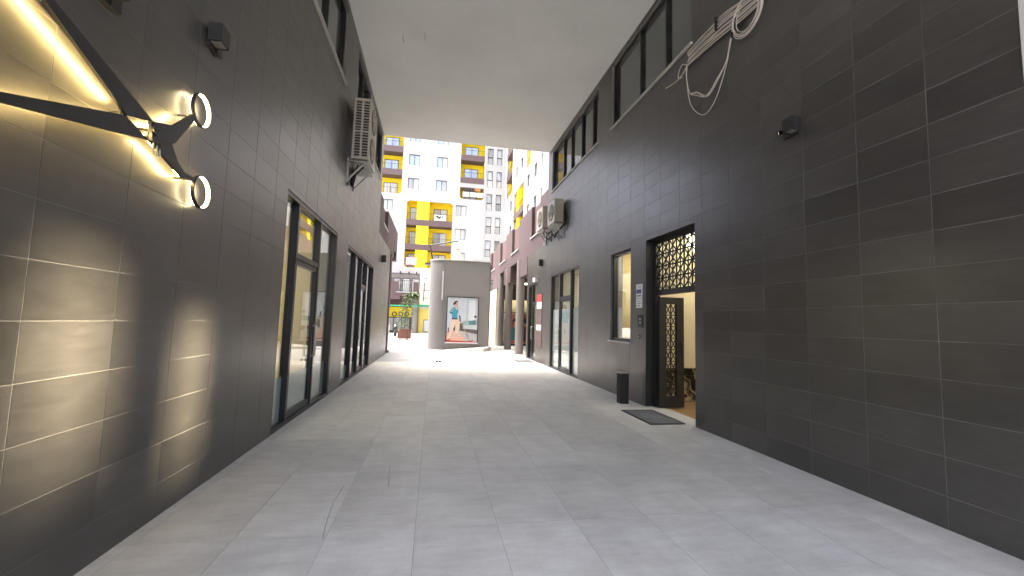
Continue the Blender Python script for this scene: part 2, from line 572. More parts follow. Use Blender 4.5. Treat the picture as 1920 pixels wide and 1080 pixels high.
floor = thing('passage_floor', (0, 0, 0), kind='structure')
fb = MB(); fb.box(XL - 0.2, XR + 0.2, -6, PAVE_Y, -0.011, -0.0035)
fb.build('joint_bed', M_FGROUT, floor)
GAP = 0.0025
xs = [-1.852 + 0.597 * i for i in range(10)]
cols = [(XL, xs[0])] + list(zip(xs[:-1], xs[1:])) + [(xs[-1], XR)]
shared = {}
for r in range(-6, 10):
    y0, y1 = 3.22 + 1.22 * r, 3.22 + 1.22 * (r + 1)
    for ci, (x0, x1) in enumerate(cols):
        light = (r < 0 or ci == len(cols) - 1 or ci == 0)
        key = (ci if ci in (0, len(cols) - 1) else 'm', light)
        if key not in shared:
            w = x1 - x0 - GAP; h = y1 - y0 - GAP
            mb = MB(); mb.box(-w / 2, w / 2, -h / 2, h / 2, -0.0033, 0)
            shared[key] = mb.mesh('tile', M_FLOORL if light else M_FLOOR, (0, 0, 0))
        o = bpy.data.objects.new('tile', shared[key])
        o.location = ((x0 + x1) / 2, (y0 + y1) / 2, random.uniform(-0.0004, 0.0002))
        o.parent = floor
        COL.objects.link(o)

for pts in ([(-0.37, 4.60), (-0.35, 4.30), (-0.33, 4.02)], [(-0.72, 4.1), (-0.735, 3.75), (-0.70, 3.35), (-0.67, 3.15)]):
    m = MB()
    for (a, b), (c_, d_) in zip(pts[:-1], pts[1:]): m.face([(a - .004, b, .0006), (a + .004, b, .0006), (c_ + .004, d_, .0006), (c_ - .004, d_, .0006)])
    m.build('scuff_mark', simple('rubber_scuff', (0.31, 0.31, 0.30), 0.7), floor)

# ------------------------------------------------------------------ the two tiled passage walls
def fnL(u, v, d): return (XL - d, u, v)        # d = depth into the wall
def fnR(u, v, d): return (XR + d, u, v)

HOLES_L = [(5.83, 8.76, 0.0, 3.17), (9.80, 13.95, 0.0, 3.14), (4.70, 8.55, 6.18, 7.68), (9.74, 11.60, 6.18, 7.68), (12.45, 14.30, 6.18, 7.68)]
HOLES_R = [(5.89, 7.43, 0.0, 3.16), (8.07, 9.07, 1.17, 3.13), (11.20, 14.12, 0.0, 3.18), (16.22, 17.62, 0.0, 3.10),
           (5.94, 9.09, 6.18, 7.74), (9.94, 14.22, 6.20, 7.66)]


def sub_rect(rects, h):
    out = []
    for a, b, c, d in rects:
        ha, hb, hc, hd = h
        if hb <= a or ha >= b or hd <= c or hc >= d: out.append((a, b, c, d)); continue
        if ha > a: out.append((a, ha, c, d))
        if hb < b: out.append((hb, b, c, d))
        m0, m1 = max(a, ha), min(b, hb)
        if hc > c: out.append((m0, m1, c, hc))
        if hd < d: out.append((m0, m1, hd, d))
    return [r for r in out if r[1] - r[0] > 0.012 and r[3] - r[2] > 0.012]


def tiled_wall(root, fn, yoff, zoff, y1, holes, upper_end):
    """backing sheet with openings, then the tiles: the 300 that show largest one by one, the others as one part"""
    b = MB()
    sheet(b, fn, Y0W, y1, 0.0, CEIL, 0.0020, 0.30, holes + [(upper_end, 99, 4.45, 99)])
    b.build('grout_bed', M_GROUT, root)
    tiles = []
    i0 = math.floor((Y0W - yoff) / 0.6); i1 = math.ceil((y1 - yoff) / 0.6)
    j0 = math.floor(-zoff / 0.3); j1 = math.ceil((CEIL - zoff) / 0.3)
    g_ = 0.0026
    for i in range(i0, i1):
        for j in range(j0, j1):
            a = max(yoff + 0.6 * i, Y0W); b_ = min(yoff + 0.6 * (i + 1), y1)
            c = max(zoff + 0.3 * j, 0.0); d = min(zoff + 0.3 * (j + 1), CEIL)
            if b_ - a < 0.02 or d - c < 0.02: continue
            rects = [(a + g_, b_ - g_, c + g_, d - g_)]
            for h in holes: rects = sub_rect(rects, h)
            rects = sub_rect(rects, (upper_end, 99, 4.45, 99))
            if not rects: continue
            pts = [project(fn(y, z, 0)) for y, z in ((a, c), (b_, c), (b_, d), (a, d))]
            area = 0.0
            if all(pts):
                cx = sum(q[0] for q in pts) / 4; cy = sum(q[1] for q in pts) / 4
                area = abs(sum(pts[k][0] * pts[(k + 1) % 4][1] - pts[(k + 1) % 4][0] * pts[k][1] for k in range(4))) / 2
                if not (-60 < cx < 1980 and -40 < cy < 1120): area = 0.0
            tiles.append((area, rects, (a, b_, c, d)))
    tiles.sort(key=lambda t: -t[0])
    full = None
    rest = MB()
    for k, (area, rects, cell) in enumerate(tiles):
        dj = random.uniform(-0.0009, 0.0006)
        if k < 300 and area > 0:
            a, b_, c, d = rects[0]
            if len(rects) == 1 and abs((b_ - a) - (0.6 - 2 * g_)) < 1e-4 and abs((d - c) - (0.3 - 2 * g_)) < 1e-4:
                if full is None:
                    mb = MB(); q0 = fn(-0.3 + g_, -0.15 + g_, 0.0); q1 = fn(0.3 - g_, 0.15 - g_, 0.0019)
                    mb.box(q0[0], q1[0], q0[1], q1[1], q0[2], q1[2])
                    full = mb.mesh('tile', M_TILE, fn(0, 0, 0))
                o = bpy.data.objects.new('tile', full)
                o.location = Vector(fn((a + b_) / 2, (c + d) / 2, dj)) - OFF[root]
                o.parent = root; COL.objects.link(o)
            else:
                mb = MB()
                for a, b_, c, d in rects:
                    q0 = fn(a, c, dj); q1 = fn(b_, d, 0.0019); mb.box(q0[0], q1[0], q0[1], q1[1], q0[2], q1[2])
                mb.build('tile', M_TILE, root)
        else:
            for a, b_, c, d in rects:
                q0 = fn(a, c, dj); q1 = fn(b_, d, 0.0019); rest.box(q0[0], q1[0], q0[1], q1[1], q0[2], q1[2])
    tag(rest.build('far_tiling', M_TILE, root), kind='stuff')


wallL = thing('tiled_wall', (XL, 7.0, 0), 'dark brown-grey tiled wall that carries the glowing scissors, two black shopfronts at its foot', 'wall')
wallR = thing('tiled_wall', (XR, 7.0, 0), 'dark grey tiled wall with the open lattice door, cable bundle hung high on it', 'wall')
tiled_wall(wallL, fnL, 2.416, 1.4429, YL, HOLES_L, 14.75)
tiled_wall(wallR, fnR, 4.498, 1.4525, YR, HOLES_R, 14.75)


def frame_box(mb, fn, u0, u1, v0, v1, d0, d1):
    a = fn(u0, v0, d0); b = fn(u1, v1, d1)
    mb.box(a[0], b[0], a[1], b[1], a[2], b[2])


def pane_box(fn, u0, u1, v0, v1, d, name, mat, parent, th=0.008):
    m = MB(); frame_box(m, fn, u0, u1, v0, v1, d, d + th)
    return m.build(name, mat, parent)


def room(root, fn, u0, u1, v0, v1, d0, d1, wall, floor_m, ceil_m, name='interior'):
    """closed room behind an opening, faces turned inwards, front side left open"""
    m = MB()
    m.mat(0)
    m.face([fn(u0, v0, d1), fn(u1, v0, d1), fn(u1, v1, d1), fn(u0, v1, d1)])
    m.face([fn(u0, v0, d0), fn(u0, v0, d1), fn(u0, v1, d1), fn(u0, v1, d0)])
    m.face([fn(u1, v0, d0), fn(u1, v0, d1), fn(u1, v1, d1), fn(u1, v1, d0)])
    m.mat(1); m.face([fn(u0, v0, d0), fn(u1, v0, d0), fn(u1, v0, d1), fn(u0, v0, d1)])
    m.mat(2); m.face([fn(u0, v1, d0), fn(u1, v1, d0), fn(u1, v1, d1), fn(u0, v1, d1)])
    return m.build(name, [wall, floor_m, ceil_m], root)


def shopfront(root, fn, u0, u1, v1, posts, door_bay, transom, fw=0.06, frost=None, glass_d=0.080):
    """black aluminium shopfront: outer frame, posts, a glazed door with its transom, panes, frosted film, handle"""
    m = MB(); d0, d1 = 0.012, 0.125
    frame_box(m, fn, u0 + .003, u0 + fw, 0.0, v1 - .003, d0, d1); frame_box(m, fn, u1 - fw, u1 - .003, 0.0, v1 - .003, d0, d1)
    frame_box(m, fn, u0 + fw, u1 - fw, v1 - fw, v1 - .003, d0, d1); frame_box(m, fn, u0 + fw, u1 - fw, 0.0, 0.05, d0, d1)
    for q in posts: frame_box(m, fn, q - fw / 2, q + fw / 2, 0.05, v1 - fw, d0 + 0.005, d1)
    edges = [u0 + fw] + [e for q in posts for e in (q - fw / 2, q + fw / 2)] + [u1 - fw]
    bays = [(edges[2 * i], edges[2 * i + 1]) for i in range(len(posts) + 1)]
    a, b = bays[door_bay]
    frame_box(m, fn, a, b, transom - 0.04, transom + 0.04, d0 + 0.01, d1)
    fr = m.build('shopfront', M_BLACK, root)
    for i, (a, b) in enumerate(bays):
        if i == door_bay:
            pane_box(fn, a, b, transom + 0.04, v1 - fw, glass_d, 'pane', M_GLASS, fr)
            dm = MB(); s = 0.075; e = 0.004
            frame_box(dm, fn, a + e, a + s, 0.055, transom - 0.045, 0.035, 0.112); frame_box(dm, fn, b - s, b - e, 0.055, transom - 0.045, 0.035, 0.112)
            frame_box(dm, fn, a + s, b - s, transom - 0.045 - s, transom - 0.045, 0.035, 0.112); frame_box(dm, fn, a + s, b - s, 0.055, 0.055 + s * 1.3, 0.035, 0.112)
            dm.build('door_leaf', M_BLACK, fr)
            pane_box(fn, a + s, b - s, 0.055 + s * 1.3, transom - 0.045 - s, glass_d - 0.02, 'pane', M_GLASS, fr)
            hm = MB(); hy = b - s / 2
            hm.tube([fn(hy, 0.85, 0.035), fn(hy, 0.85, -0.02), fn(hy, 1.35, -0.02), fn(hy, 1.35, 0.035)], 0.014, 8)
            hm.build('handle', M_GALV, fr)
            if frost: pane_box(fn, a + s, b - s, 0.15, frost, glass_d - 0.006, 'frosted_film', M_FROST, fr, 0.002)
        else:
            pane_box(fn, a, b, 0.05, v1 - fw, glass_d, 'pane', M_GLASS, fr)
            if frost: pane_box(fn, a, b, 0.05, frost, glass_d + 0.012, 'frosted_film', M_FROST, fr, 0.002)
    return fr


def reveal(root, fn, u0, u1, v0, v1, mat, d1=0.30, bottom=True):
    """thin black lining of a wall opening"""
    m = MB(); t = 0.003
    frame_box(m, fn, u0, u0 + t, v0, v1, 0.001, d1); frame_box(m, fn, u1 - t, u1, v0, v1, 0.001, d1)
    frame_box(m, fn, u0 + t, u1 - t, v1 - t, v1, 0.001, d1)
    if bottom: frame_box(m, fn, u0 + t, u1 - t, v0, v0 + t, 0.001, d1)
    return m.build('reveal', mat, root)


def window(root, fn, u0, u1, v0, v1, posts, pane_mat, fw=0.05, glass_d=0.11, sill=M_SILL, name='window'):
    m = MB(); d0, d1 = 0.05, 0.15
    frame_box(m, fn, u0 + .003, u0 + fw, v0 + .003, v1 - .003, d0, d1); frame_box(m, fn, u1 - fw, u1 - .003, v0 + .003, v1 - .003, d0, d1)
    frame_box(m, fn, u0 + fw, u1 - fw, v1 - fw, v1 - .003, d0, d1); frame_box(m, fn, u0 + fw, u1 - fw, v0 + .003, v0 + fw, d0, d1)
    for q in posts: frame_box(m, fn, q - fw / 2, q + fw / 2, v0 + fw, v1 - fw, d0 + 0.004, d1)
    fr = m.build(name, M_BLACK, root)
    edges = [u0 + fw] + [e for q in posts for e in (q - fw / 2, q + fw / 2)] + [u1 - fw]
    for i in range(len(posts) + 1):
        pane_box(fn, edges[2 * i], edges[2 * i + 1], v0 + fw, v1 - fw, glass_d, 'pane', pane_mat, fr)
    if sill:
        s = MB(); frame_box(s, fn, u0 - 0.04, u1 + 0.04, v0 - 0.032, v0 - 0.002, -0.045, 0.06)
        s.build('sill', sill, fr)
    return fr


# left wall: shopfront with the cream room, shopfront with the dark room
shopfront(wallL, fnL, 5.83, 8.76, 3.17, [6.42, 7.62], 1, 2.37, frost=0.66)
room(wallL, fnL, 4.6, 9.3, -0.004, 3.35, 0.305, 5.2, M_CREAM, M_FLOOR, M_ROOMWHITE)
shopfront(wallL, fnL, 9.80, 13.95, 3.14, [10.93, 11.93, 12.80], 2, 2.39, frost=0.35)
room(wallL, fnL, 9.5, 14.4, -0.004, 3.3, 0.305, 4.0, M_DARKROOM, M_FLOOR, M_DARKROOM)
for k in range(4):
    m = MB(); frame_box(m, fnL, 9.9 + k * 0.62, 10.42 + k * 0.62, 0.9, 2.95, 0.9, 0.94)
    m.build('display_panel', M_ORANGE, wallL)
for (a, b, d) in ((6.3, 7.0, 1.2), (7.4, 8.1, 1.2), (6.3, 7.0, 3.0), (7.4, 8.1, 3.0), (11.2, 11.6, 1.2)):
    m = MB(); frame_box(m, fnL, a, b, 3.27, 3.30, d, d + 0.3)
    m.build('ceiling_lamp', M_SHOPLAMP, wallL)
for u0, u1, posts in ((4.70, 8.55, [6.0, 7.3]), (9.74, 11.60, [10.7]), (12.45, 14.30, [13.4])):
    window(wallL, fnL, u0, u1, 6.18, 7.68, posts, M_DARKGLASS)
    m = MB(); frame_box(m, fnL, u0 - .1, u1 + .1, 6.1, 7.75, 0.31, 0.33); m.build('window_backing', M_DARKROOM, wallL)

# right wall: entrance, window, shopfront, far door, upper windows
shopfront(wallR, fnR, 11.20, 14.12, 3.18, [12.0, 13.12], 1, 2.33, frost=1.97)
room(wallR, fnR, 10.6, 14.6, -0.004, 3.3, 0.305, 4.5, M_ROOMWHITE, M_FLOOR, M_ROOMWHITE)
for (a, b, d) in ((11.6, 12.2, 1.4), (12.9, 13.5, 1.4), (11.6, 12.2, 3.0)):
    m = MB(); frame_box(m, fnR, a, b, 3.24, 3.27, d, d + 0.3); m.build('ceiling_lamp', M_SHOPLAMP, wallR)
window(wallR, fnR, 8.07, 9.07, 1.17, 3.13, [], M_GLASS, fw=0.06, glass_d=0.10)
room(wallR, fnR, 7.62, 9.6, 0.7, 3.3, 0.305, 1.6, M_CREAM, M_WOODFL, M_ROOMWHITE)
m = MB(); frame_box(m, fnR, 8.2, 8.9, 3.22, 3.25, 0.5, 0.9); m.build('ceiling_lamp', M_SHOPLAMP, wallR)
m = MB()
for k in range(14):                                   # pleated blind drawn half across the lit window
    a = 8.10 + k * 0.035
    m.face([fnR(a, 1.24, 0.32 + 0.02 * (k % 2)), fnR(a + 0.035, 1.24, 0.32 + 0.02 * ((k + 1) % 2)), fnR(a + 0.035, 3.08, 0.32 + 0.02 * ((k + 1) % 2)), fnR(a, 3.08, 0.32 + 0.02 * (k % 2))])
m.build('curtain', M_CREAM, wallR)
shopfront(wallR, fnR, 16.22, 17.62, 3.10, [16.95], 0, 2.33, frost=None)
room(wallR, fnR, 15.6, 17.85, -0.004, 3.2, 0.305, 3.0, M_CREAM, M_FLOOR, M_ROOMWHITE)
m = MB(); frame_box(m, fnR, 16.4, 17.2, 3.15, 3.18, 0.9, 1.3); m.build('ceiling_lamp', M_SHOPLAMP, wallR)
for u0, u1, v0, v1, posts in ((5.94, 9.09, 6.18, 7.74, [6.80, 7.79]), (9.94, 14.22, 6.20, 7.66, [10.45, 11.33, 12.28, 13.07])):
    window(wallR, fnR, u0, u1, v0, v1, posts, M_DARKGLASS)
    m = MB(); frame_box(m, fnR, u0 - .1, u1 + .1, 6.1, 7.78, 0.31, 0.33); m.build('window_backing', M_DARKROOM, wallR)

# entrance of the right wall: deep dark reveal, lattice fanlight, one open leaf, lit hall
reveal(wallR, fnR, 5.89, 7.43, 0.0, 3.16, M_BLACKM, 0.30, bottom=False)
thr = MB(); frame_box(thr, fnR, 5.893, 7.427, -0.006, 0.006, 0.0, 0.30); thr.build('threshold', M_SILL, wallR)


def lattice(mb, fn, u0, u1, v0, v1, nu, nv, d, bw=0.016, bd=0.016, mid=True):
    du = (u1 - u0) / nu; dv = (v1 - v0) / nv
    P = lambda u, v: fn(u, v, d)
    ax = Vector(fn(0, 0, 1)) - Vector(fn(0, 0, 0))
    def seg(a, b, w): mb.bar(P(*a), P(*b), bd, w, upv=tuple((Vector(P(*b)) - Vector(P(*a))).cross(ax)))
    for i in range(nu + 1): seg((u0 + du * i, v0), (u0 + du * i, v1), bw * 1.3)
    for j in range(nv + 1): seg((u0, v0 + dv * j), (u1, v0 + dv * j), bw * 1.25)
    for i in range(nu):
        for j in range(nv):
            a, b, c, e = u0 + du * i, u0 + du * (i + 1), v0 + dv * j, v0 + dv * (j + 1)
            mu, mv = (a + b) / 2, (c + e) / 2
            seg((a, c), (b, e), bw); seg((a, e), (b, c), bw * 0.97)
            if mid: seg((mu, c), (mu, e), bw * 0.7)


fr = MB()
frame_box(fr, fnR, 5.90, 5.96, 0.0, 3.155, 0.14, 0.22); frame_box(fr, fnR, 7.35, 7.425, 0.0, 3.155, 0.14, 0.22)
frame_box(fr, fnR, 5.96, 7.35, 3.09, 3.155, 0.14, 0.22); frame_box(fr, fnR, 5.96, 7.35, 2.09, 2.17, 0.13, 0.22)
fanlight = fr.build('door_frame', M_BLACKM, wallR)
lm = MB(); lattice(lm, fnR, 5.97, 7.34, 2.18, 3.08, 6, 4, 0.165, 0.020); lm.build('fanlight_lattice', M_BLACKM, fanlight)
pane_box(fnR, 5.96, 7.35, 2.17, 3.09, 0.19, 'pane', M_GLASS, fanlight)


def fnDoor(u, v, d): return (u, 7.24 + d, v)          # leaf swung in, square to the wall
lf = MB()
LX0, LX1 = XR + 0.16, XR + 0.66
frame_box(lf, fnDoor, LX0, LX0 + 0.14, 0.02, 2.06, -0.03, 0.03); frame_box(lf, fnDoor, LX1 - 0.15, LX1, 0.02, 2.06, -0.03, 0.03)
frame_box(lf, fnDoor, LX0 + 0.14, LX1 - 0.15, 1.94, 2.06, -0.03, 0.03); frame_box(lf, fnDoor, LX0 + 0.14, LX1 - 0.15, 0.02, 0.22, -0.03, 0.03)
leaf = lf.build('door_leaf', M_BLACKM, wallR)
lm = MB(); lattice(lm, fnDoor, LX0 + 0.14, LX1 - 0.15, 0.22, 1.94, 2, 8, 0.0, 0.015, 0.014, False); lm.build('door_lattice', M_BLACKM, leaf)
hm = MB(); hm.tube([fnDoor(LX1 - 0.07, 1.0, -0.03), fnDoor(LX1 - 0.07, 1.0, -0.08), fnDoor(LX1 - 0.07, 1.25, -0.08), fnDoor(LX1 - 0.07, 1.25, -0.03)], 0.012, 8)
hm.build('handle', M_BLACK, leaf)
room(wallR, fnR, 4.2, 7.92, -0.002, 3.5, 0.305, 4.6, M_HALL, M_WOODFL, M_ROOMWHITE, 'hall')
for row in range(2):                                    # marble slabs along the foot of the hall wall
    for k in range(7):
        m = MB(); m.box(XR + 0.34 + k * 0.6, XR + 0.936 + k * 0.6, 7.885, 7.915, 0.002 + row * 0.52, 0.518 + row * 0.52)
        m.build('marble_slab', M_MARBLE, wallR)
m = MB(); m.box(XR + 0.34, XR + 4.5, 7.87, 7.915, 1.045, 1.075); m.build('marble_cap', M_BLACKM, wallR)
m = MB(); m.box(XR + 0.75, XR + 1.15, 7.895, 7.915, 1.2, 1.5); m.build('wall_plaque', M_PAPER, wallR)
m = MB()
for i in range(3):                                      # small crystal chandelier behind the fanlight
    rr = 0.26 - i * 0.08
    for k in range(12 - i * 3):
        t = 2 * pi * k / (12 - i * 3)
        m.cyl((4.75 + rr * cos(t), 6.75 + rr * sin(t), 2.98 - i * 0.08), (4.75 + rr * cos(t), 6.75 + rr * sin(t), 3.18), 0.012, 6)
m.build('chandelier', M_CRYSTAL, wallR)
m = MB(); m.box(4.9, 5.5, 5.6, 7.2, 3.46, 3.49); m.build('ceiling_lamp', M_HALLFILL, wallR)  # unseen glowing panel added to brighten the hall
m = MB(); m.cyl((4.75, 6.75, 3.2), (4.75, 6.75, 3.5), 0.02, 8); m.cyl((4.75, 6.75, 3.18), (4.75, 6.75, 3.2), 0.3, 20); m.build('chandelier_stem', M_GALV, wallR)

# pale vertical joint strip near the camera end of the right wall
m = MB(); frame_box(m, fnR, 2.06, 2.10, 3.28, 7.80, -0.02, -0.001); m.build('joint_strip', M_SILL, wallR)

# ------------------------------------------------------------------ ceiling over the passage
c = MB(); c.box(XL - 12, XR + 12, -2.8, YEND, CEIL + 0.002, CEIL + 22); c.box(XR + 9.3, XR + 12, -6.0, YEND, 0, CEIL + 0.0015)  # height, near end and unseen side mass shaped to hold back daylight
ceil = c.build('ceiling', M_CEIL); tag(ceil, kind='structure')
m = MB()
for (x, y0, y1) in ((-0.945, 9.22, 9.5), (-0.455, 9.05, 9.29)):
    m.box(x - 0.004, x + 0.004, y0, y1, CEIL - 0.002, CEIL + 0.004)
m.build('scuff_mark', M_INK, ceil)

# ------------------------------------------------------------------ glowing scissors on the left wall
SX = XL + 0.066
def fnS(u, v, d): return (SX + d, u * 1.0185, 1.505 + (v - 1.505) * 1.0185)
sc = thing('scissors_sign', (SX, 3.0, 2.67), 'giant open black metal scissors on the wall, lit from behind by warm strips', 'wall sign')
def plate(name, poly, d0, d1, mat=M_BLACKM):
    m = MB(); m.prism(poly, fnS, d0, d1); return m.build(name, mat, sc)
plate('blade', [(2.98, 2.715), (2.75, 2.645), (2.20, 2.905), (1.30, 3.31), (1.22, 3.40), (1.45, 3.315), (2.217, 2.952)], 0.012, 0.030)
plate('blade', [(2.98, 2.593), (2.765, 2.655), (2.08, 2.415), (1.40, 2.20), (1.22, 2.10), (1.42, 2.135), (2.08, 2.368)], -0.010, 0.010)
plate('handle', [(2.95, 2.712), (3.182, 2.788), (3.408, 2.995), (3.436, 2.968), (3.211, 2.675), (3.08, 2.60), (2.98, 2.595)], 0.0105, 0.0295)
plate('handle', [(2.96, 2.640), (3.05, 2.715), (3.195, 2.685), (3.300, 2.570), (3.385, 2.528), (3.530, 2.532), (3.532, 2.502), (3.369, 2.480), (3.173, 2.539), (2.99, 2.601)], -0.0095, 0.0105)
m = MB(); m.cyl(fnS(3.004, 2.675, 0.02), fnS(3.004, 2.675, 0.042), 0.042, 24); pv = m.build('pivot', M_BLACK, sc)
m = MB(); m.bar(fnS(2.972, 2.675, .0435), fnS(3.036, 2.675, .0435), .006, .002); m.build('slot', M_INK, pv)
for cy, cz in ((3.545, 3.075), (3.640, 2.455)):
    m = MB(); m.ringband(fnS(cy, cz, 0), (1, 0, 0), (0, 1, 0), 0.125, 0.132, -0.014, 0.014, 40)
    rg = m.build('finger_ring', M_BLACKM, sc)
    m = MB(); m.ringband(fnS(cy, cz, 0), (1, 0, 0), (0, 1, 0), 0.121, 0.1245, -0.022, 0.004, 40)
    m.build('light_strip', M_LEDW, rg)
for (u, v0, v1) in ((3.03, 2.53, 2.60), (3.066, 2.525, 2.595), (3.097, 2.53, 2.58)):
    m = MB(); m.bar(fnS(u, v0, 0.012), fnS(u - 0.012, v1, 0.012), 0.008, 0.008); m.build('prong', M_GALV, sc)
m = MB()
def strip(pts, d=-0.016):
    for a, b in zip(pts[:-1], pts[1:]): m.bar(fnS(a[0], a[1], d), fnS(b[0], b[1], d), 0.010, 0.008, upv=(1, 0, 0))
strip([(1.35, 3.352), (2.20, 2.950), (2.80, 2.745)], 0.002); strip([(1.42, 2.175), (2.08, 2.392), (2.74, 2.625), (2.97, 2.62)])
strip([(3.02, 2.60), (3.19, 2.56), (3.36, 2.492), (3.52, 2.512)]); strip([(3.21, 2.76), (3.40, 2.965)], 0.004); strip([(3.0, 2.70), (3.16, 2.755)], -0.018)
m.build('light_strip', M_LED, sc)
m = MB()                                                   # thin lip over the upper blade's strip throws its light downwards
for a, b in (((1.35, 3.361), (2.20, 2.959)), ((2.20, 2.959), (2.84, 2.748))): m.bar(fnS(a[0], a[1], -0.008), fnS(b[0], b[1], -0.008), 0.004, 0.036, upv=(1, 0, 0))
m.build('strip_lip', M_BLACKM, sc)
for (u, v) in ((2.2, 2.93), (2.2, 2.42), (3.0, 2.67), (2.75, 2.66), (3.38, 2.95), (3.42, 2.49), (1.5, 3.27), (1.5, 2.19)):
    m = MB(); m.cyl(fnS(u, v, XL - SX), fnS(u, v, -0.005), 0.008, 8); m.build('standoff', M_BLACKM, sc)

# ------------------------------------------------------------------ lamps on the walls
def cube_lamp(label, x, s, y, z, lens=None):
    """two stacked cubes on a wall plate; s = +1 on the left wall, -1 on the right wall"""
    t = thing('wall_lamp', (x, y, z), label, 'wall lamp')
    m = MB(); m.box(x + s * 0.001, x + s * 0.022, y - 0.08, y + 0.08, z - 0.08, z + 0.08); m.build('wall_plate', M_BLACKM, t)
    m = MB(); m.box(x + s * 0.0225, x + s * 0.125, y - 0.12, y + 0.02, z - 0.05, z + 0.10); m.build('lamp_body', M_BLACKM, t)
    m = MB(); m.box(x + s * 0.0225, x + s * 0.035, y + 0.021, y + 0.10, z - 0.085, z + 0.045); m.build('lamp_body', M_BLACKM, t)
    m = MB(); m.box(x + s * 0.035, x + s * 0.115, y - 0.10, y - 0.01, z - 0.054, z - 0.0505)
    m.build('lens', lens or M_GALV, t)
    return t
cube_lamp('brown cube spotlight above the finger rings of the scissors', XL, 1, 3.80, 3.80)
cube_lamp('cube spotlight with a white lens above the scissor blades, cut by the picture top', XL, 1, 2.66, 3.345, M_PAPER)
lampR = cube_lamp('small black cube spotlight alone on the plain dark tiles near the cable loops', XR, -1, 4.02, 3.82)
addedLampR = cube_lamp('added unseen cube spotlight on the dark tiles, standing in for reflected sunlight', XR, -1, 2.70, 5.40)  # unseen lamp added as source of the imitated sun patch


def beam(root, src, dst, energy, w, h, soft, throw=0.05):
    """imitated reflected sun: added spot behind added slotted shutter plate, thrown across the passage"""
    ld = bpy.data.lights.new('sun_patch_spot', 'SPOT')
    o = bpy.data.objects.new('sun_patch_spot', ld); COL.objects.link(o)
    src = Vector(src); d = Vector(dst) - src; L_ = d.length
    sx, sy = w / L_ * throw / 2, h / L_ * throw / 2            # half size of the slot
    ld.energy = energy; ld.color = (1.0, 0.84, 0.56); ld.shadow_soft_size = soft
    ld.spot_size = 2 * math.atan(0.0125 / throw); ld.spot_blend = 0.1
    z = -d.normalized(); xax = Vector((0, 1, 0)); xax = (xax - z * xax.dot(z)).normalized(); yax = z.cross(xax)
    mat = Matrix((xax, yax, z)).transposed().to_4x4()
    mat.translation = src - OFF[root]
    o.parent = root; o.matrix_local = mat
    c = src - z * throw; m = MB(); S = 0.020
    def plate_(a, b, e, f):
        p = [c + xax * u + yax * v + z * t for t in (0, 0.002) for u, v in ((a, e), (b, e), (b, f), (a, f))]
        m.raw(p, [(0, 3, 2, 1), (4, 5, 6, 7), (0, 1, 5, 4), (1, 2, 6, 5), (2, 3, 7, 6), (3, 0, 4, 7)])
    plate_(-S, -sx, -S, S); plate_(sx, S, -S, S); plate_(-sx, sx, -S, -sy); plate_(-sx, sx, sy, S)
    o0 = [c + xax * u + yax * v for u, v in ((-S, -S), (S, -S), (S, S), (-S, S))]; o1 = [p_ + z * (throw + .012) for p_ in o0]
    m.raw(o0 + o1, [(0, 1, 5, 4), (1, 2, 6, 5), (2, 3, 7, 6), (3, 0, 4, 7), (4, 5, 6, 7)])
    m.build('light_mask', M_MATT, root)
beam(addedLampR, (XR - 0.105, 2.748, 5.37), (XL, 2.74, 1.22), 4000, 0.50, 0.80, 0.0022)
beam(lampR, (XR - 0.105, 4.068, 3.80), (XL, 3.93, 0.90), 2500, 0.42, 0.95, 0.0021)

for (x, s, y, z, lab) in ((XL, 1, 16.0, 3.70, 'tiny black box lamp high by the brown column'), (XR, -1, 15.4, 3.79, 'small black box lamp over the directory board')):
    t = thing('wall_lamp', (x, y, z), lab, 'wall lamp')
    m = MB(); m.box(x + s * 0.001, x + s * 0.14, y - 0.08, y + 0.08, z - 0.13, z + 0.13); m.build('lamp_body', M_BLACKM, t)
    m = MB(); m.box(x + s * 0.03, x + s * 0.11, y - 0.05, y + 0.05, z - 0.134, z - 0.1305); m.build('lens', M_PAPER, t)

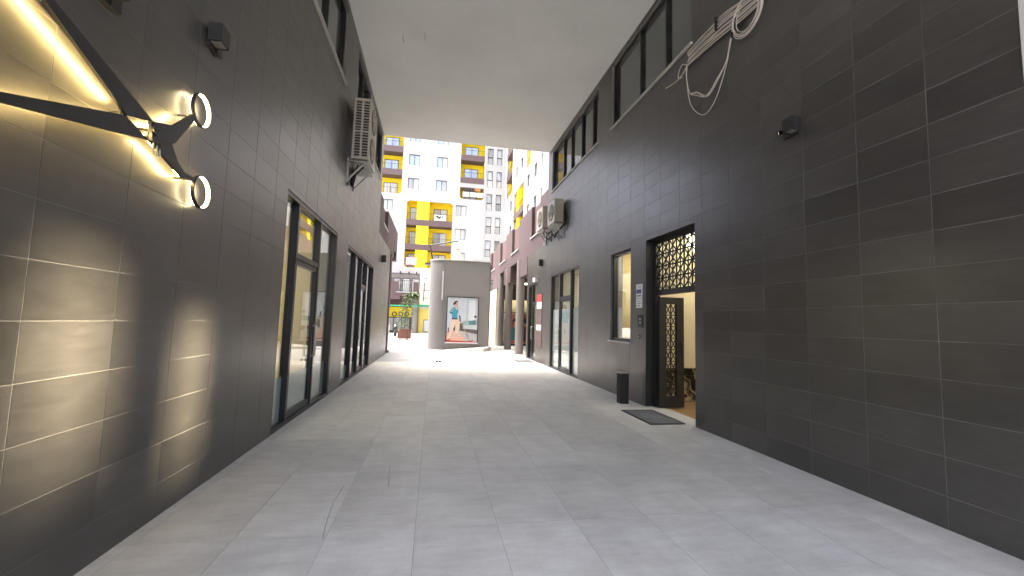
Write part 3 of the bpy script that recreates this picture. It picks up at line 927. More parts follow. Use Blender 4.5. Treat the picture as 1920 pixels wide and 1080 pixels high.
# ------------------------------------------------------------------ air conditioners
def air_conditioner(label, x0, x1, front, y0, y1, z0, z1, fans, wall_x, louvre):
    """x0..x1 depth range, front = x of the fan side"""
    t = thing('air_conditioner', ((x0 + x1) / 2, (y0 + y1) / 2, z0), label, 'air conditioner', 'air conditioners on the passage walls')
    s = 1 if front > (x0 + x1) / 2 else -1
    b = MB()
    fr = 0.03
    if louvre:
        # the side towards the passage mouth is an open grille: leave it out of the casing
        b.box(x0, x1, y0 + 0.05, y1, z0, z1)
        b.box(x0, x0 + 0.035, y0, y0 + 0.0495, z0, z1); b.box(x1 - 0.035, x1, y0, y0 + 0.0495, z0, z1)
        b.box(x0 + 0.035, x1 - 0.035, y0, y0 + 0.0495, z0, z0 + 0.06); b.box(x0 + 0.035, x1 - 0.035, y0, y0 + 0.0495, z1 - 0.05, z1)
        xm = (x0 + x1) / 2; b.box(xm - 0.02, xm + 0.02, y0 + 0.001, y0 + 0.0495, z0 + 0.06, z1 - 0.05)
    else:
        b.box(x0, x1, y0, y1, z0, z1)
        b.box(x0 - 0.006, x1 + 0.006, y0 - 0.006, y1 + 0.006, z1 + 0.0005, z1 + 0.02)
    body = b.build('casing', M_ACBODY, t)
    if louvre:
        d = MB(); d.box(x0 + 0.036, x1 - 0.036, y0 + 0.040, y0 + 0.0495, z0 + 0.061, z1 - 0.051); d.build('coil', M_ACDARK, body)
        n = 20; hh = (z1 - z0 - 0.11) / n
        for a, c in ((x0 + 0.035, xm - 0.02), (xm + 0.02, x1 - 0.035)):
            for k in range(n + 1):
                w = 0.030 if k == 9 else 0.014
                l = MB(); zc = z0 + 0.06 + hh * k; l.box(a, c, y0 + 0.004, y0 + 0.038, zc - w / 2, zc + w / 2); l.build('louvre', M_ACBODY, body)
    ym = (y0 + y1) / 2 - 0.05
    for zc, r in fans:
        gd = MB()
        for q in range(1, 7):
            gd.ringband((front, ym, zc), (s, 0, 0), (0, 1, 0), r * q / 6 - 0.005, r * q / 6, 0.02 + 0.03 * (1 - (q / 6) ** 2), 0.028 + 0.03 * (1 - (q / 6) ** 2), 28)
        for k in range(8):
            e = (0, cos(k * pi / 4), sin(k * pi / 4)); gd.bar((front + s * 0.055, ym, zc), (front + s * 0.024, ym + r * e[1], zc + r * e[2]), 0.006, 0.006)
        gd.build('fan_guard', M_ACBODY, t)
        fm = MB(); fm.cyl((front + s * 0.001, ym, zc), (front + s * 0.006, ym, zc), r * 0.97, 28); fan = fm.build('fan_well', M_ACDARK, t)
        fm = MB()
        for k in range(3):
            a0 = k * 2 * pi / 3; fm.face([(front + s * 0.010, ym, zc), (front + s * 0.012, ym + r * .85 * cos(a0), zc + r * .85 * sin(a0)), (front + s * 0.018, ym + r * .85 * cos(a0 + 1.2), zc + r * .85 * sin(a0 + 1.2))])
        fm.build('fan_blade', M_ACBODY, fan)
    for yy in (y0 + 0.12, y1 - 0.12):
        br = MB()
        br.bar((wall_x, yy, z0 - 0.025), (front - s * 0.02, yy, z0 - 0.025), 0.045, 0.045)
        br.bar((wall_x + s * 0.012, yy, z0 - 0.48), (wall_x + s * 0.012, yy, z0 + 0.06), 0.045, 0.02, upv=(0, 1, 0))
        br.bar((wall_x + s * 0.03, yy, z0 - 0.42), (front - s * 0.1, yy, z0 - 0.05), 0.03, 0.03)
        br.build('bracket', M_GALV, t)
    tr = MB(); tr.box(min(wall_x + s * .02, front - s * .02), max(wall_x + s * .02, front - s * .02), y0 - 0.02, y1 + 0.02, z0 - 0.065, z0 - 0.051); tr.build('drip_tray', M_GALV, t)
    return t

acL = air_conditioner('tall twin-fan air conditioner with louvred side, above the first shopfront', -1.845, -1.50, -1.50, 9.1, 10.02, 4.86, 6.20, ((5.20, 0.28), (5.86, 0.28)), XL, True)
m = MB()
for k in range(3):
    y = 9.30 + 0.06 * k
    m.tube([(-1.74 + .05 * k, y, 4.80), (-1.80, y + .02, 4.62), (-1.86, y + .08, 4.42 - .03 * k), (-1.90, y + .16, 4.40), (-1.91, y + .24, 4.55), (-1.90, y + .28, 4.82)], 0.016, 8)
m.build('pipe', M_RUBBER, acL)
acA = air_conditioner('beige air conditioner with plain brownish side, nearer of the pair below the ribbon window', 3.63, 3.93, 3.63, 12.6, 13.42, 4.73, 5.45, ((5.09, 0.28),), XR, False)
acB = air_conditioner('white air conditioner at the edge of the mauve parapet, its round fan seen aslant', 3.63, 3.95, 3.63, 14.1, 14.95, 4.86, 5.62, ((5.24, 0.29),), XR, False)
m = MB()
for k in range(3):
    m.tube([(3.92, 12.50 - .02 * k, 5.05), (3.95, 12.40, 4.95 - .05 * k), (3.93, 12.45, 4.66), (3.85, 12.7 + .05 * k, 4.50), (3.80, 13.1, 4.42 - .04 * k), (3.92, 13.5, 4.40), (3.985, 13.6, 4.5)], 0.018, 8)
m.build('pipe', M_RUBBER, acA)
m = MB(); m.tube([(3.75, 14.3, 4.76), (3.72, 14.2, 4.58), (3.85, 14.0, 4.42), (3.95, 13.95, 4.55), (3.985, 13.9, 4.6)], 0.02, 8); m.build('pipe', M_RUBBER, acB)

# ------------------------------------------------------------------ cable bundle on the right wall
cb = thing('cable_bundle', (XR, 5.2, 5.8), 'bundle of loose beige cables with a coil and hanging loops beside the upper window', 'cables')
CX = XR - 0.035
def smooth_path(pts, n=10):
    out = []
    P_ = [Vector(p) for p in pts]
    for i in range(len(P_) - 1):
        p0 = P_[max(i - 1, 0)]; p1 = P_[i]; p2 = P_[i + 1]; p3 = P_[min(i + 2, len(P_) - 1)]
        for k in range(n):
            t = k / n
            out.append(0.5 * ((2 * p1) + (-p0 + p2) * t + (2 * p0 - 5 * p1 + 4 * p2 - p3) * t * t + (-p0 + 3 * p1 - 3 * p2 + p3) * t ** 3))
    out.append(P_[-1])
    return out
for k in range(10):                                       # the flat run of parallel cables
    f = (k + .35 * sin(k * 4.1)) / 9
    dz = 0.03 * sin(k * 2.3)
    pts = [(CX, 5.985 + 0.02 * sin(k), 5.83 + 0.235 * f), (CX - 0.012 * (k % 3), 5.55, 5.80 + 0.26 * f + dz * .2), (CX - 0.012 * (k % 2), 5.12, 5.76 + 0.29 * f + dz * .4),
           (CX - 0.01 * (k % 3), 4.75, 5.71 + 0.27 * f + dz * .3), (CX, 4.3, 5.70 + 0.22 * f), (CX, 3.6, 5.72 + 0.2 * f), (CX, 2.9, 5.74 + 0.2 * f)]
    m = MB(); m.tube(smooth_path(pts, 6), 0.0088, 6); m.build('cable', M_CABLE, cb)
for k in range(5):                                        # the coil tied in a ring
    r = 0.215 + 0.019 * k; a0 = k * 0.9
    pts = [(CX - 0.03 - 0.008 * ((k * 3) % 4), 4.62 + r * 0.98 * cos(t) + .012 * sin(k * 2.1), 5.685 + r * sin(t) + .01 * cos(k * 1.7)) for t in [a0 + 2 * pi * i / 28 for i in range(28)]]
    m = MB(); m.tube(pts, 0.0065, 6, closed=True); m.build('cable', M_CABLE, cb)
for k, (pa, pb) in enumerate((((5.72, 5.21), (5.35, 5.05)), ((5.74, 5.17), (5.33, 5.02)), ((5.72, 4.88), (5.38, 4.765)), ((5.70, 5.19), (5.36, 5.03)))):
    pts = [(CX - 0.01, 6.02 - .01 * k, 5.84), (CX - 0.02, 6.0, 5.62), (CX - 0.03, 5.90, 5.30 if k != 2 else 5.15), (CX - 0.03, pa[0], pa[1]), (CX - 0.03, pb[0] + .12, pb[1] - .02),
           (CX - 0.03, pb[0] - .12, pb[1] + .10), (CX - 0.03, 5.03, 5.30 - (.06 if k == 2 else 0)), (CX - 0.03, 4.90 + .01 * k, 5.60), (CX - 0.02, 4.80, 5.72)]
    m = MB(); m.tube(smooth_path(pts, 8), 0.006, 6); m.build('cable', M_CABLE, cb)
for pts in ([(CX, 6.02, 5.86), (CX - .03, 6.12, 5.90), (CX - .03, 6.22, 5.80), (CX - .03, 6.20, 5.72), (CX - .02, 6.12, 5.70)], [(CX, 6.03, 5.82), (CX - .03, 6.15, 5.72), (CX - .03, 6.35, 5.72), (CX - .03, 6.62, 5.78)]):
    m = MB(); m.tube(smooth_path(pts, 8), 0.007, 6); m.build('cable', M_CABLE, cb)
for (y, z0, z1) in ((5.24, 5.90, 6.10), (4.90, 5.55, 5.62), (4.84, 5.62, 5.80), (4.40, 5.72, 5.84)):
    m = MB(); m.box(CX - 0.05, CX + 0.02, y - 0.012, y + 0.012, z0, z1); m.build('cable_tie', M_RUBBER, cb)

# ------------------------------------------------------------------ small things by the entrance
bo = thing('bollard', (3.70, 7.78, 0), 'short square black post standing by the wall beside the entrance', 'bollard')
m = MB(); m.box(3.612, 3.788, 7.70, 7.86, 0.0, 0.575); m.build('post', M_RUBBER, bo)
m = MB(); m.box(3.606, 3.794, 7.694, 7.866, 0.5755, 0.592); m.build('cap', M_GALV, bo)

def doormat(label, x0, x1, y0, y1, pattern):
    t = thing('doormat', ((x0 + x1) / 2, (y0 + y1) / 2, 0), label, 'doormat')
    m = MB(); m.box(x0, x1, y0, y1, 0.0006, 0.012); m.build('mat', M_MAT, t)
    m = MB()
    for a, b, c, d in ((x0, x1, y0, y0 + .04), (x0, x1, y1 - .04, y1), (x0, x0 + .04, y0 + .04, y1 - .04), (x1 - .04, x1, y0 + .04, y1 - .04)): m.box(a, b, c, d, 0.0122, 0.016)
    m.build('edging', M_RUBBER, t)
    if pattern:
        cx, cy = (x0 + x1) / 2, (y0 + y1) / 2; m = MB()
        m.ringband((cx, cy, 0.0125), (0, 0, 1), (1, 0, 0), 0.13, 0.155, 0.0, 0.002, 28)
        m.ringband((cx, cy, 0.0125), (0, 0, 1), (1, 0, 0), 0.05, 0.07, 0.0, 0.002, 20)
        for k in range(6): m.bar((cx + .07 * cos(k * pi / 3), cy + .07 * sin(k * pi / 3), 0.0135), (cx + .13 * cos(k * pi / 3), cy + .13 * sin(k * pi / 3), 0.0135), 0.02, 0.002)
        m.build('pattern', M_MATL, t)
    return t
doormat('grey doormat with a round emblem lying before the open lattice door', 3.34, 3.93, 6.05, 7.08, True)
doormat('plain grey doormat far down the passage before the narrow glazed door', 3.25, 3.86, 15.75, 16.75, False)

def notice(name, label, cat, u0, u1, v0, v1, parts, mat=M_PAPER):
    t = thing(name, (XR, (u0 + u1) / 2, v0), label, cat)
    m = MB(); frame_box(m, fnR, u0, u1, v0, v1, -0.014, -0.001); m.build('plate', mat, t)
    for nm, pm, a, b, c, d in parts:
        m = MB(); frame_box(m, fnR, u0 + (u1 - u0) * a, u0 + (u1 - u0) * b, v0 + (v1 - v0) * c, v0 + (v1 - v0) * d, -0.0165, -0.0142); m.build(nm, pm, t)
    return t
n1 = notice('notice_plate', 'white notice plate with a blue emblem and dark lines, upper of two by the entrance', 'sign', 7.56, 7.80, 2.055, 2.33,
       [('emblem', M_BLUE, .12, .92, .33, .62), ('text_line', M_INK, .15, .85, .12, .20), ('text_line', M_INK, .2, .6, .78, .82)])
notice('notice_plate', 'plain white notice with pale grey lines, lower of two by the entrance', 'sign', 7.56, 7.80, 1.86, 2.045,
       [('text_line', simple('grey_print', (.45, .45, .46), .5), .2, .85, .70, .78), ('text_line', M_MATL, .2, .7, .45, .52), ('text_line', M_MATL, .3, .85, .2, .27)])
notice('intercom', 'black entry panel with pale buttons on the wall below the white notices', 'intercom', 7.53, 7.73, 1.48, 1.72,
       [('button', M_GALV, .35, .65, .58, .74), ('button', M_GALV, .35, .65, .30, .46), ('speaker', M_RUBBER, .2, .8, .82, .93)], M_BLACK)
notice('doorbell', 'tiny black bell push on the wall below the entry panel', 'doorbell', 7.645, 7.705, 1.26, 1.33, [('button', M_GALV, .3, .7, .3, .7)], M_BLACK)
notice('directory_board', 'tall narrow board of name plates with a red top plate beside the narrow door', 'sign', 15.25, 16.05, 0.55, 2.62,
       [('name_plate', M_RED, .06, .94, .86, .99), ('name_plate', M_PAPER, .06, .94, .73, .85), ('name_plate', M_MAUVE, .06, .94, .58, .71), ('name_plate', M_SLAB, .06, .94, .45, .56),
        ('name_plate', M_PAPER, .06, .94, .33, .43), ('name_plate', M_MAUVE, .06, .94, .19, .31), ('name_plate', M_MAUVE, .06, .94, .02, .17)], M_BROWN)
dc = thing('door_canopy_lamp', (XR, 16.1, 3.2), 'small white box fixed over the narrow glazed door', 'lamp')
m = MB(); frame_box(m, fnR, 15.95, 16.3, 3.13, 3.29, -0.14, -0.001); m.build('housing', M_PAPER, dc)
m = MB(); frame_box(m, fnR, 16.0, 16.25, 3.115, 3.128, -0.12, -0.02); m.build('lens', M_GALV, dc)

m = MB()
for k in range(2): m.sphere((0.20 + .11 * k, 15.4, 0.03), 0.045, 8, 5, (1, .8, .7))
tag(m.build('litter', M_CLOTH_D, None, (0.25, 15.4, 0)), 'small dark scraps lying alone in the middle of the far paving', 'litter')

# ------------------------------------------------------------------ terrace building beyond the right wall (mauve)
tb = thing('terrace_building', (XR, 22, 0), 'low mauve terrace building with stepped parapet and round grey columns', 'building')
def fnT(u, v, d): return (XR + 0.003 + d, u, v)
gaps = [(15.9, 17.35), (20.05, 21.95), (23.9, 26.0), (28.2, 30.2)]
notch = [(20.4, 22.2), (24.3, 26.5), (28.9, 31.1)]
m = MB()
holes = [(a, b, 5.10, 99) for a, b in gaps] + [(a, b, 0, 4.50) for a, b in notch] + [(14.0, YR + .12, 0, 4.453), (29.0, 31.2, 0, 3.65)]
sheet(m, fnT, 14.76, 31.0, 3.65, 6.50, 0.0, 0.25, holes)
# rounded lower corner over the grey wall: quarter fillet of mauve left, cut by the grey wall panel
m.build('parapet', M_MAUVE, tb)
for a, b in gaps:
    q = MB(); frame_box(q, fnT, a + .003, b - .003, 5.135, 6.46, 0.13, 0.20); q.build('recessed_panel', M_BROWN, tb)
    q = MB(); frame_box(q, fnT, a - .06, b + .06, 5.075, 5.13, -0.05, 0.24); q.build('sill', M_WHITE, tb)
q = MB(); q.box(XR + 0.26, 12.0, 14.76, 31.0, 4.52, 4.9); q.build('terrace_slab', M_BROWN, tb)
q = MB()
q.box(XR + 0.255, XR + 3.2, YR + .12, 20.4, 3.70, 4.51); q.box(XR + 0.255, XR + 3.2, 22.2, 24.3, 3.70, 4.51); q.box(XR + 0.255, XR + 3.2, 26.5, 31, 3.70, 4.51)
q.build('soffit_beam', M_BROWN, tb)
for (x, y) in ((3.98, 19.75), (4.02, 23.15), (4.08, 26.25)):
    q = MB(); q.cyl((x + .1, y, 0), (x + .1, y, 4.515), 0.20, 28); q.build('column', M_COLUMN, tb)
q = MB()                                                   # grey plaster that rounds off the near lower corner of the mauve face
R_ = .75; ya, za = 14.762, 4.456
q.prism([(ya, za)] + [(ya + R_ - R_ * sin(t), za + R_ - R_ * cos(t)) for t in [pi / 2 * k / 10 for k in range(11)]], fnT, -0.004, -0.0005)
q.build('corner_plaster', M_COLUMN, tb)
# shop wall that closes the colonnade
q = MB(); q.box(4.36, 10.5, 26.9, 27.1, 2.95, 3.70); q.build('beam', M_BROWN, tb)
q = MB(); q.box(3.97, 4.3, 26.95, 31.0, 0.0, 3.645); q.box(9.0, 9.2, YR, 27.0, 0, 3.7); q.box(4.3, 10.5, 27.6, 27.8, 0.0, 3.7); q.build('shop_wall', M_CREAM, tb)
q = MB()
for x in (4.31, 4.95, 5.60, 6.25, 6.9): q.box(x, x + .06, 26.92, 26.99, 0.0, 2.95)
q.box(4.37, 6.9, 26.925, 26.985, 2.1, 2.16); q.box(4.37, 6.9, 26.925, 26.985, 0.0, 0.12); q.build('window_frame', M_BLACK, tb)
q = MB(); q.box(4.37, 6.9, 26.95, 26.96, 2.17, 2.94); q.build('pane', M_GLASS, tb)
q = MB(); q.box(4.6, 6.6, 27.15, 27.45, 3.6, 3.64); q.build('ceiling_lamp', M_SHOPLAMP, tb)
q = MB(); q.box(4.2, 8.5, YR + .2, 18.6, 0.0, 3.69); q.build('end_wall', M_ROOMWHITE, tb)
for y in (19.0, 22.9):
    q = MB(); q.box(4.8, 5.1, y, y + .25, 3.66, 3.695); q.build('soffit_lamp', M_SHOPLAMP, tb)


def flat_print(parent, name, org, ux, uz, w, h, shapes, mats, y_step=-0.0007):
    """a printed sheet: flat shapes of ink, each a hair in front of the one before"""
    m = MB()
    for i, (mi, poly) in enumerate(shapes):
        m.mat(mi)
        m.face([(org[0] + ux * u * w, org[1] + y_step * (i + 1), org[2] + v * h) for u, v in poly])
    return m.build(name, mats, parent)


INK = {}
def ink(col):
    if col not in INK: INK[col] = simple('print_ink', col, 0.45, vary=0.07, scale=6)
    return INK[col]

R01 = [(0, 0), (1, 0), (1, 1), (0, 1)]
def blob(cx, cy, rx, ry, n=14, a0=0.0):
    return [(cx + rx * cos(2 * pi * k / n + a0), cy + ry * sin(2 * pi * k / n + a0)) for k in range(n)]
SKIN = (0.52, 0.27, 0.19)
kids = [
    [((.62, .58, .52), R01), ((.40, .08, .06), [(0, 0), (1, 0), (1, .07), (0, .07)]), ((.55, .34, .24), [(.05, .07), (.95, .07), (.9, .35), (.62, .46), (.3, .44), (.1, .3)]),
     (SKIN, blob(.5, .62, .26, .16)), ((.09, .05, .03), [(.22, .66), (.28, .80), (.5, .86), (.74, .8), (.8, .68), (.7, .74), (.5, .76), (.3, .74)]), ((.55, .10, .08), [(.42, .54), (.6, .54), (.55, .51), (.47, .51)]),
     ((.06, .03, .03), blob(.42, .645, .04, .015, 8)), ((.06, .03, .03), blob(.6, .645, .04, .015, 8)), (SKIN, blob(.35, .30, .16, .07)), ((.70, .45, .2), blob(.62, .25, .14, .06))],
    [((.45, .20, .17), R01), ((.40, .08, .06), [(0, 0), (1, 0), (1, .07), (0, .07)]), ((.06, .22, .22), [(.0, .1), (.7, .1), (.62, .5), (.3, .56), (0, .5)]), (SKIN, blob(.38, .66, .22, .13)),
     ((.04, .025, .02), [(.12, .5), (.12, .78), (.38, .86), (.62, .78), (.6, .64), (.5, .74), (.28, .74), (.2, .6)])],
    [((.25, .07, .07), R01), ((.40, .08, .06), [(0, 0), (1, 0), (1, .07), (0, .07)]), ((.12, .04, .05), [(.1, .1), (.9, .1), (.8, .55), (.2, .55)]), (SKIN, blob(.5, .68, .2, .12)), ((.03, .02, .02), blob(.5, .76, .24, .09))]]
for i, (x0, lab) in enumerate(((4.375, 'shop poster of a laughing child in front of a pale ground behind the columns'), (5.015, 'shop poster of a figure in dark teal with long dark hair behind the columns'), (5.665, 'dark red shop poster deepest under the terrace'))):
    t = thing('poster', (x0 + .3, 26.91, .13), lab, 'poster', 'shop posters under the terrace')
    q = MB(); q.box(x0, x0 + .57, 26.905, 26.918, .13, 2.08); q.build('board', M_PAPER, t)
    cols_ = []
    sh = []
    for c_, poly in kids[i]:
        if c_ not in cols_: cols_.append(c_)
        sh.append((cols_.index(c_), poly))
    flat_print(t, 'print', (x0 + .01, 26.904, .14), 1, 1, .55, 1.93, sh, [ink(c_) for c_ in cols_])

# ------------------------------------------------------------------ brown building beyond the left wall
lb = thing('terrace_building', (XL, 19, 0), 'brown overhanging upper storey on a square dark column past the end of the shops', 'building')
m = MB()
def fnU(u, v, d): return (XL + 0.003 - d, u, v)
sheet(m, fnU, 14.76, 21.6, 4.36, 5.80, 0.0, 0.30, [(15.6, 17.2, 4.95, 99), (14.0, YL + .12, 0, 4.453), (20.2, 21.2, 0, 4.75)])
m.build('parapet', M_MAUVE, lb)
q = MB(); frame_box(q, fnU, 15.603, 17.197, 4.99, 5.78, 0.12, 0.2); q.build('recessed_panel', M_BROWN, lb)
q = MB(); frame_box(q, fnU, 15.55, 17.25, 4.93, 4.985, -0.05, 0.28); q.build('sill', M_WHITE, lb)
q = MB(); q.box(-10, XL - 0.30, 14.76, 21.6, 4.46, 5.0); q.build('terrace_slab', M_BROWN, lb)
q = MB(); q.box(-2.30, -1.96, 19.35, 19.80, 0.10, 4.455); q.build('column', M_BROWN, lb)
q = MB(); q.box(-2.36, -1.90, 19.30, 19.86, 0.0, 0.0995); q.build('plinth', M_COLUMN, lb)
q = MB(); q.box(-10, -2.9, 21.3, 21.6, 0, 4.455); q.build('wall', M_BROWN, lb)

# ------------------------------------------------------------------ grey kiosk with the poster
ki = thing('kiosk', (1.3, 23.5, 0), 'free-standing grey block with a rounded corner and a poster on its front', 'building')
KY = 21.9
arc = [(0.50 - 0.75 * sin(t), 22.65 - 0.75 * cos(t)) for t in [pi / 2 * k / 14 for k in range(15)]]
outline = arc[::-1] + [(2.86, KY), (2.86, 26.2), (-0.25, 26.2)]
def fnK(u, v, d): return (u, v, d)
m = MB(); m.prism(outline, fnK, 0.0, 1.24); m.prism([(x, y) for x, y in outline], fnK, 1.255, 4.62)
m.build('wall', M_KIOSK, ki)
inner = [(x + (0.012 if x < 1 else -0.012), y + 0.012) for x, y in outline]
m = MB(); m.prism(inner, fnK, 1.2405, 1.2545); m.build('joint', M_COLUMN, ki)
big = [(x + (-0.03 if x < 1 else 0.03), y - 0.03) for x, y in outline]
m = MB(); m.prism(big, fnK, 4.622, 4.68); m.build('coping', M_SILL, ki)
m = MB(); m.box(2.863, 2.91, KY + .02, 26.0, 0, 4.5); m.build('side_shade', M_SIDESHADE, ki)  # dark blue sheet paints the shade on this side of the block
m = MB(); m.box(0.495, 0.51, KY - 0.012, KY - 0.001, 0.0, 4.6); m.build('corner_joint', M_COLUMN, ki)
ll = thing('linear_lamp', (0.40, KY, 2.55), 'slim upright light strip on the rounded corner of the grey block', 'lamp')
m = MB(); m.box(0.36, 0.455, KY - .025, KY + 0.04, 2.53, 4.06); m.build('housing', M_GALV, ll)
m = MB(); m.box(0.385, 0.43, KY - .034, KY - .026, 2.56, 4.03); m.build('diffuser', M_PAPER, ll)

po = thing('poster_case', (1.47, KY, 0.4), 'framed poster of a woman in a teal jacket standing in a pale room', 'poster')
PX0, PX1, PZ0, PZ1 = 0.70, 2.27, 0.42, 2.70
m = MB(); fw = .035
m.box(PX0 - fw, PX0, KY - .05, KY - .001, PZ0 - fw, PZ1 + fw); m.box(PX1, PX1 + fw, KY - .05, KY - .001, PZ0 - fw, PZ1 + fw); m.box(PX0, PX1, KY - .05, KY - .001, PZ1, PZ1 + fw)
m.build('frame', M_BLACK, po)
m = MB(); m.box(PX0 - .06, PX1 + .06, KY - .07, KY - .001, PZ0 - .075, PZ0 - fw - .002); m.build('ledge', M_PAPER, po)
m = MB(); m.box(PX0, PX1, KY - .03, KY - .002, PZ0 - fw, PZ1); m.build('board', M_PAPER, po)
def Z(*pts): return [((x - 335) / 495, 1 - (y - 150) / 730) for x, y in pts]
scene_shapes = [
    ((.50, .56, .62), R01), ((.42, .48, .54), Z((650, 150), (830, 150), (830, 620), (650, 600))), ((.58, .63, .68), Z((680, 180), (790, 185), (790, 560), (680, 560))),
    ((.36, .38, .40), Z((650, 150), (656, 150), (656, 600), (650, 600))),
    ((.40, .40, .43), Z((335, 700), (830, 640), (830, 880), (335, 880))), ((.62, .36, .27), Z((335, 880), (335, 740), (420, 700), (560, 700), (650, 880))), ((.54, .42, .36), Z((420, 720), (545, 705), (575, 780), (430, 800))),
    ((.30, .36, .38), Z((560, 600), (600, 530), (830, 515), (830, 640), (560, 640))), ((.45, .50, .52), Z((545, 610), (830, 590), (830, 670), (545, 650))), ((.10, .085, .08), Z((545, 652), (830, 672), (830, 745), (540, 690))),
    ((.09, .20, .22), Z((690, 530), (800, 510), (810, 590), (695, 590))), ((.25, .40, .42), Z((610, 545), (690, 535), (690, 590), (610, 600))), ((.10, .11, .06), blob(.93, .58, .05, .03)),
    ((.16, .04, .05), Z((355, 650), (372, 640), (372, 720), (355, 720))), ((.08, .09, .05), Z((440, 600), (470, 580), (475, 690), (440, 695))), ((.07, .08, .05), Z((545, 570), (600, 570), (590, 690), (540, 690))),
    ((.66, .50, .38), Z((468, 520), (538, 510), (530, 620), (505, 770), (478, 772), (472, 640))), ((.72, .50, .42), Z((410, 515), (480, 515), (470, 600), (440, 660), (395, 800), (345, 850), (400, 680))),
    ((.62, .36, .27), Z((470, 760), (510, 745), (520, 775), (475, 780))), ((.30, .12, .07), Z((345, 835), (400, 820), (395, 850), (345, 858))),
    ((.05, .30, .40), Z((412, 330), (450, 305), (500, 325), (515, 380), (500, 440), (505, 500), (415, 500))), ((.03, .07, .09), Z((412, 485), (500, 485), (510, 510), (412, 510))),
    ((.19, .34, .38), Z((365, 385), (412, 315), (440, 325), (425, 385), (395, 415), (372, 410))), ((.05, .20, .27), Z((372, 395), (425, 385), (430, 420), (395, 425))), ((.60, .62, .62), Z((462, 310), (482, 312), (490, 350), (476, 350))),
    ((.58, .34, .25), Z((470, 225), (505, 222), (502, 270), (490, 300), (470, 315), (458, 280))), ((.05, .03, .03), Z((430, 240), (455, 210), (490, 204), (505, 222), (475, 235), (465, 262), (440, 275), (422, 265))),
    ((.60, .36, .28), Z((488, 290), (510, 315), (500, 340), (484, 318))),
    ((.06, .08, .14), Z((520, 430), (550, 455), (562, 540), (540, 545), (530, 490))), ((.40, .25, .13), Z((556, 540), (568, 538), (690, 800), (678, 805))), ((.22, .20, .18), Z((660, 740), (680, 738), (690, 820), (676, 825))),
    ((.42, .06, .05), Z((335, 848), (830, 868), (830, 880), (335, 880))), ((.38, .04, .04), Z((690, 850), (770, 846), (765, 862), (695, 862)))]
cols_ = []; sh = []
for c_, poly in scene_shapes:
    if c_ not in cols_: cols_.append(c_)
    sh.append((cols_.index(c_), [(min(max(u, 0), 1), min(max(v, 0), 1)) for u, v in poly]))
flat_print(po, 'print', (PX0, KY - .0305, PZ0 - .02), 1, 1, PX1 - PX0, PZ1 - PZ0 + .02, sh, [ink(c_) for c_ in cols_], -0.0004)

ra = MB()
v_ = [(0.62, 20.75, 0.0), (2.52, 20.70, 0.0), (3.02, 21.85, 0.0), (0.66, 21.85, 0.0), (0.64, 21.0, 0.012), (2.50, 20.75, 0.17), (3.00, 21.84, 0.22), (0.68, 21.84, 0.02)]
ra.raw(v_, [(0, 3, 2, 1), (4, 5, 6, 7), (0, 1, 5, 4), (1, 2, 6, 5), (2, 3, 7, 6), (3, 0, 4, 7)])
tag(ra.build('ramp', mat_plaster('ramp_concrete', (.42, .41, .40), .8), None, (1.6, 21.2, 0)), 'low wedge of pale concrete in front of the grey block', 'ramp')

# folded cantilever parasol on the roof of the kiosk
pa = thing('parasol', (0.0, 24.5, 4.68), 'closed cream parasol hanging from a dark cantilever arm on the grey block roof', 'parasol')
m = MB(); m.cyl((-0.10, 24.5, 4.68), (-0.36, 24.5, 5.80), 0.045, 10); m.cyl((-0.36, 24.5, 5.80), (1.20, 24.5, 6.16), 0.04, 10); m.build('arm', M_BLACKM, pa)
m = MB(); m.box(-0.6, 0.4, 24.1, 24.9, 4.681, 4.75); m.build('base_plate', M_BLACKM, pa)
m = MB(); m.sm = True
prof = [(0.03, 6.08), (0.10, 5.94), (0.135, 5.80), (0.10, 5.66), (0.16, 5.45), (0.21, 5.20), (0.24, 4.95), (0.22, 4.80)]
nseg = 20
rings = [[(1.22 + r * (1 + .18 * (k % 2)) * cos(2 * pi * k / nseg), 24.5 + r * (1 + .18 * (k % 2)) * sin(2 * pi * k / nseg), z) for k in range(nseg)] for r, z in prof]
m.raw([q_ for rg in rings for q_ in rg], [(i * nseg + k, i * nseg + (k + 1) % nseg, (i + 1) * nseg + (k + 1) % nseg, (i + 1) * nseg + k) for i in range(len(prof) - 1) for k in range(nseg)])
m.build('canopy', M_CANVAS, pa)
m = MB(); m.cyl((1.22, 24.5, 4.76), (1.22, 24.5, 6.14), 0.025, 8); m.build('stem', M_BLACKM, pa)
m = MB(); m.ringband((1.22, 24.5, 5.62), (0, 0, 1), (1, 0, 0), 0.12, 0.135, -0.03, 0.03, 18); m.build('strap', M_CLOTH_O, pa)

# ------------------------------------------------------------------ planter with a drooping plant
pl = thing('planter', (-1.98, 31.2, 0), 'square red-brown slatted planter box in the courtyard', 'planter')
m = MB(); m.box(-2.38, -1.58, 30.85, 31.6, 0.12, 0.74); m.build('liner', M_SOIL, pl)
for s_ in range(11):
    m = MB(); x = -2.43 + s_ * 0.082; m.box(x, x + .072, 30.80, 30.845, 0.12, 0.82); m.build('slat', M_TERRA, pl)
for s_ in range(11):
    m = MB(); y = 30.80 + s_ * 0.075; m.box(-1.575, -1.53, y, y + .066, 0.12, 0.82); m.build('slat', M_TERRA, pl)
m = MB(); m.box(-2.43, -1.53, 30.80, 31.62, 0.0, 0.05); m.box(-2.3, -2.2, 30.9, 31.0, 0.05, 0.118); m.box(-1.8, -1.7, 30.9, 31.0, 0.05, 0.118); m.build('base', M_SILL, pl)

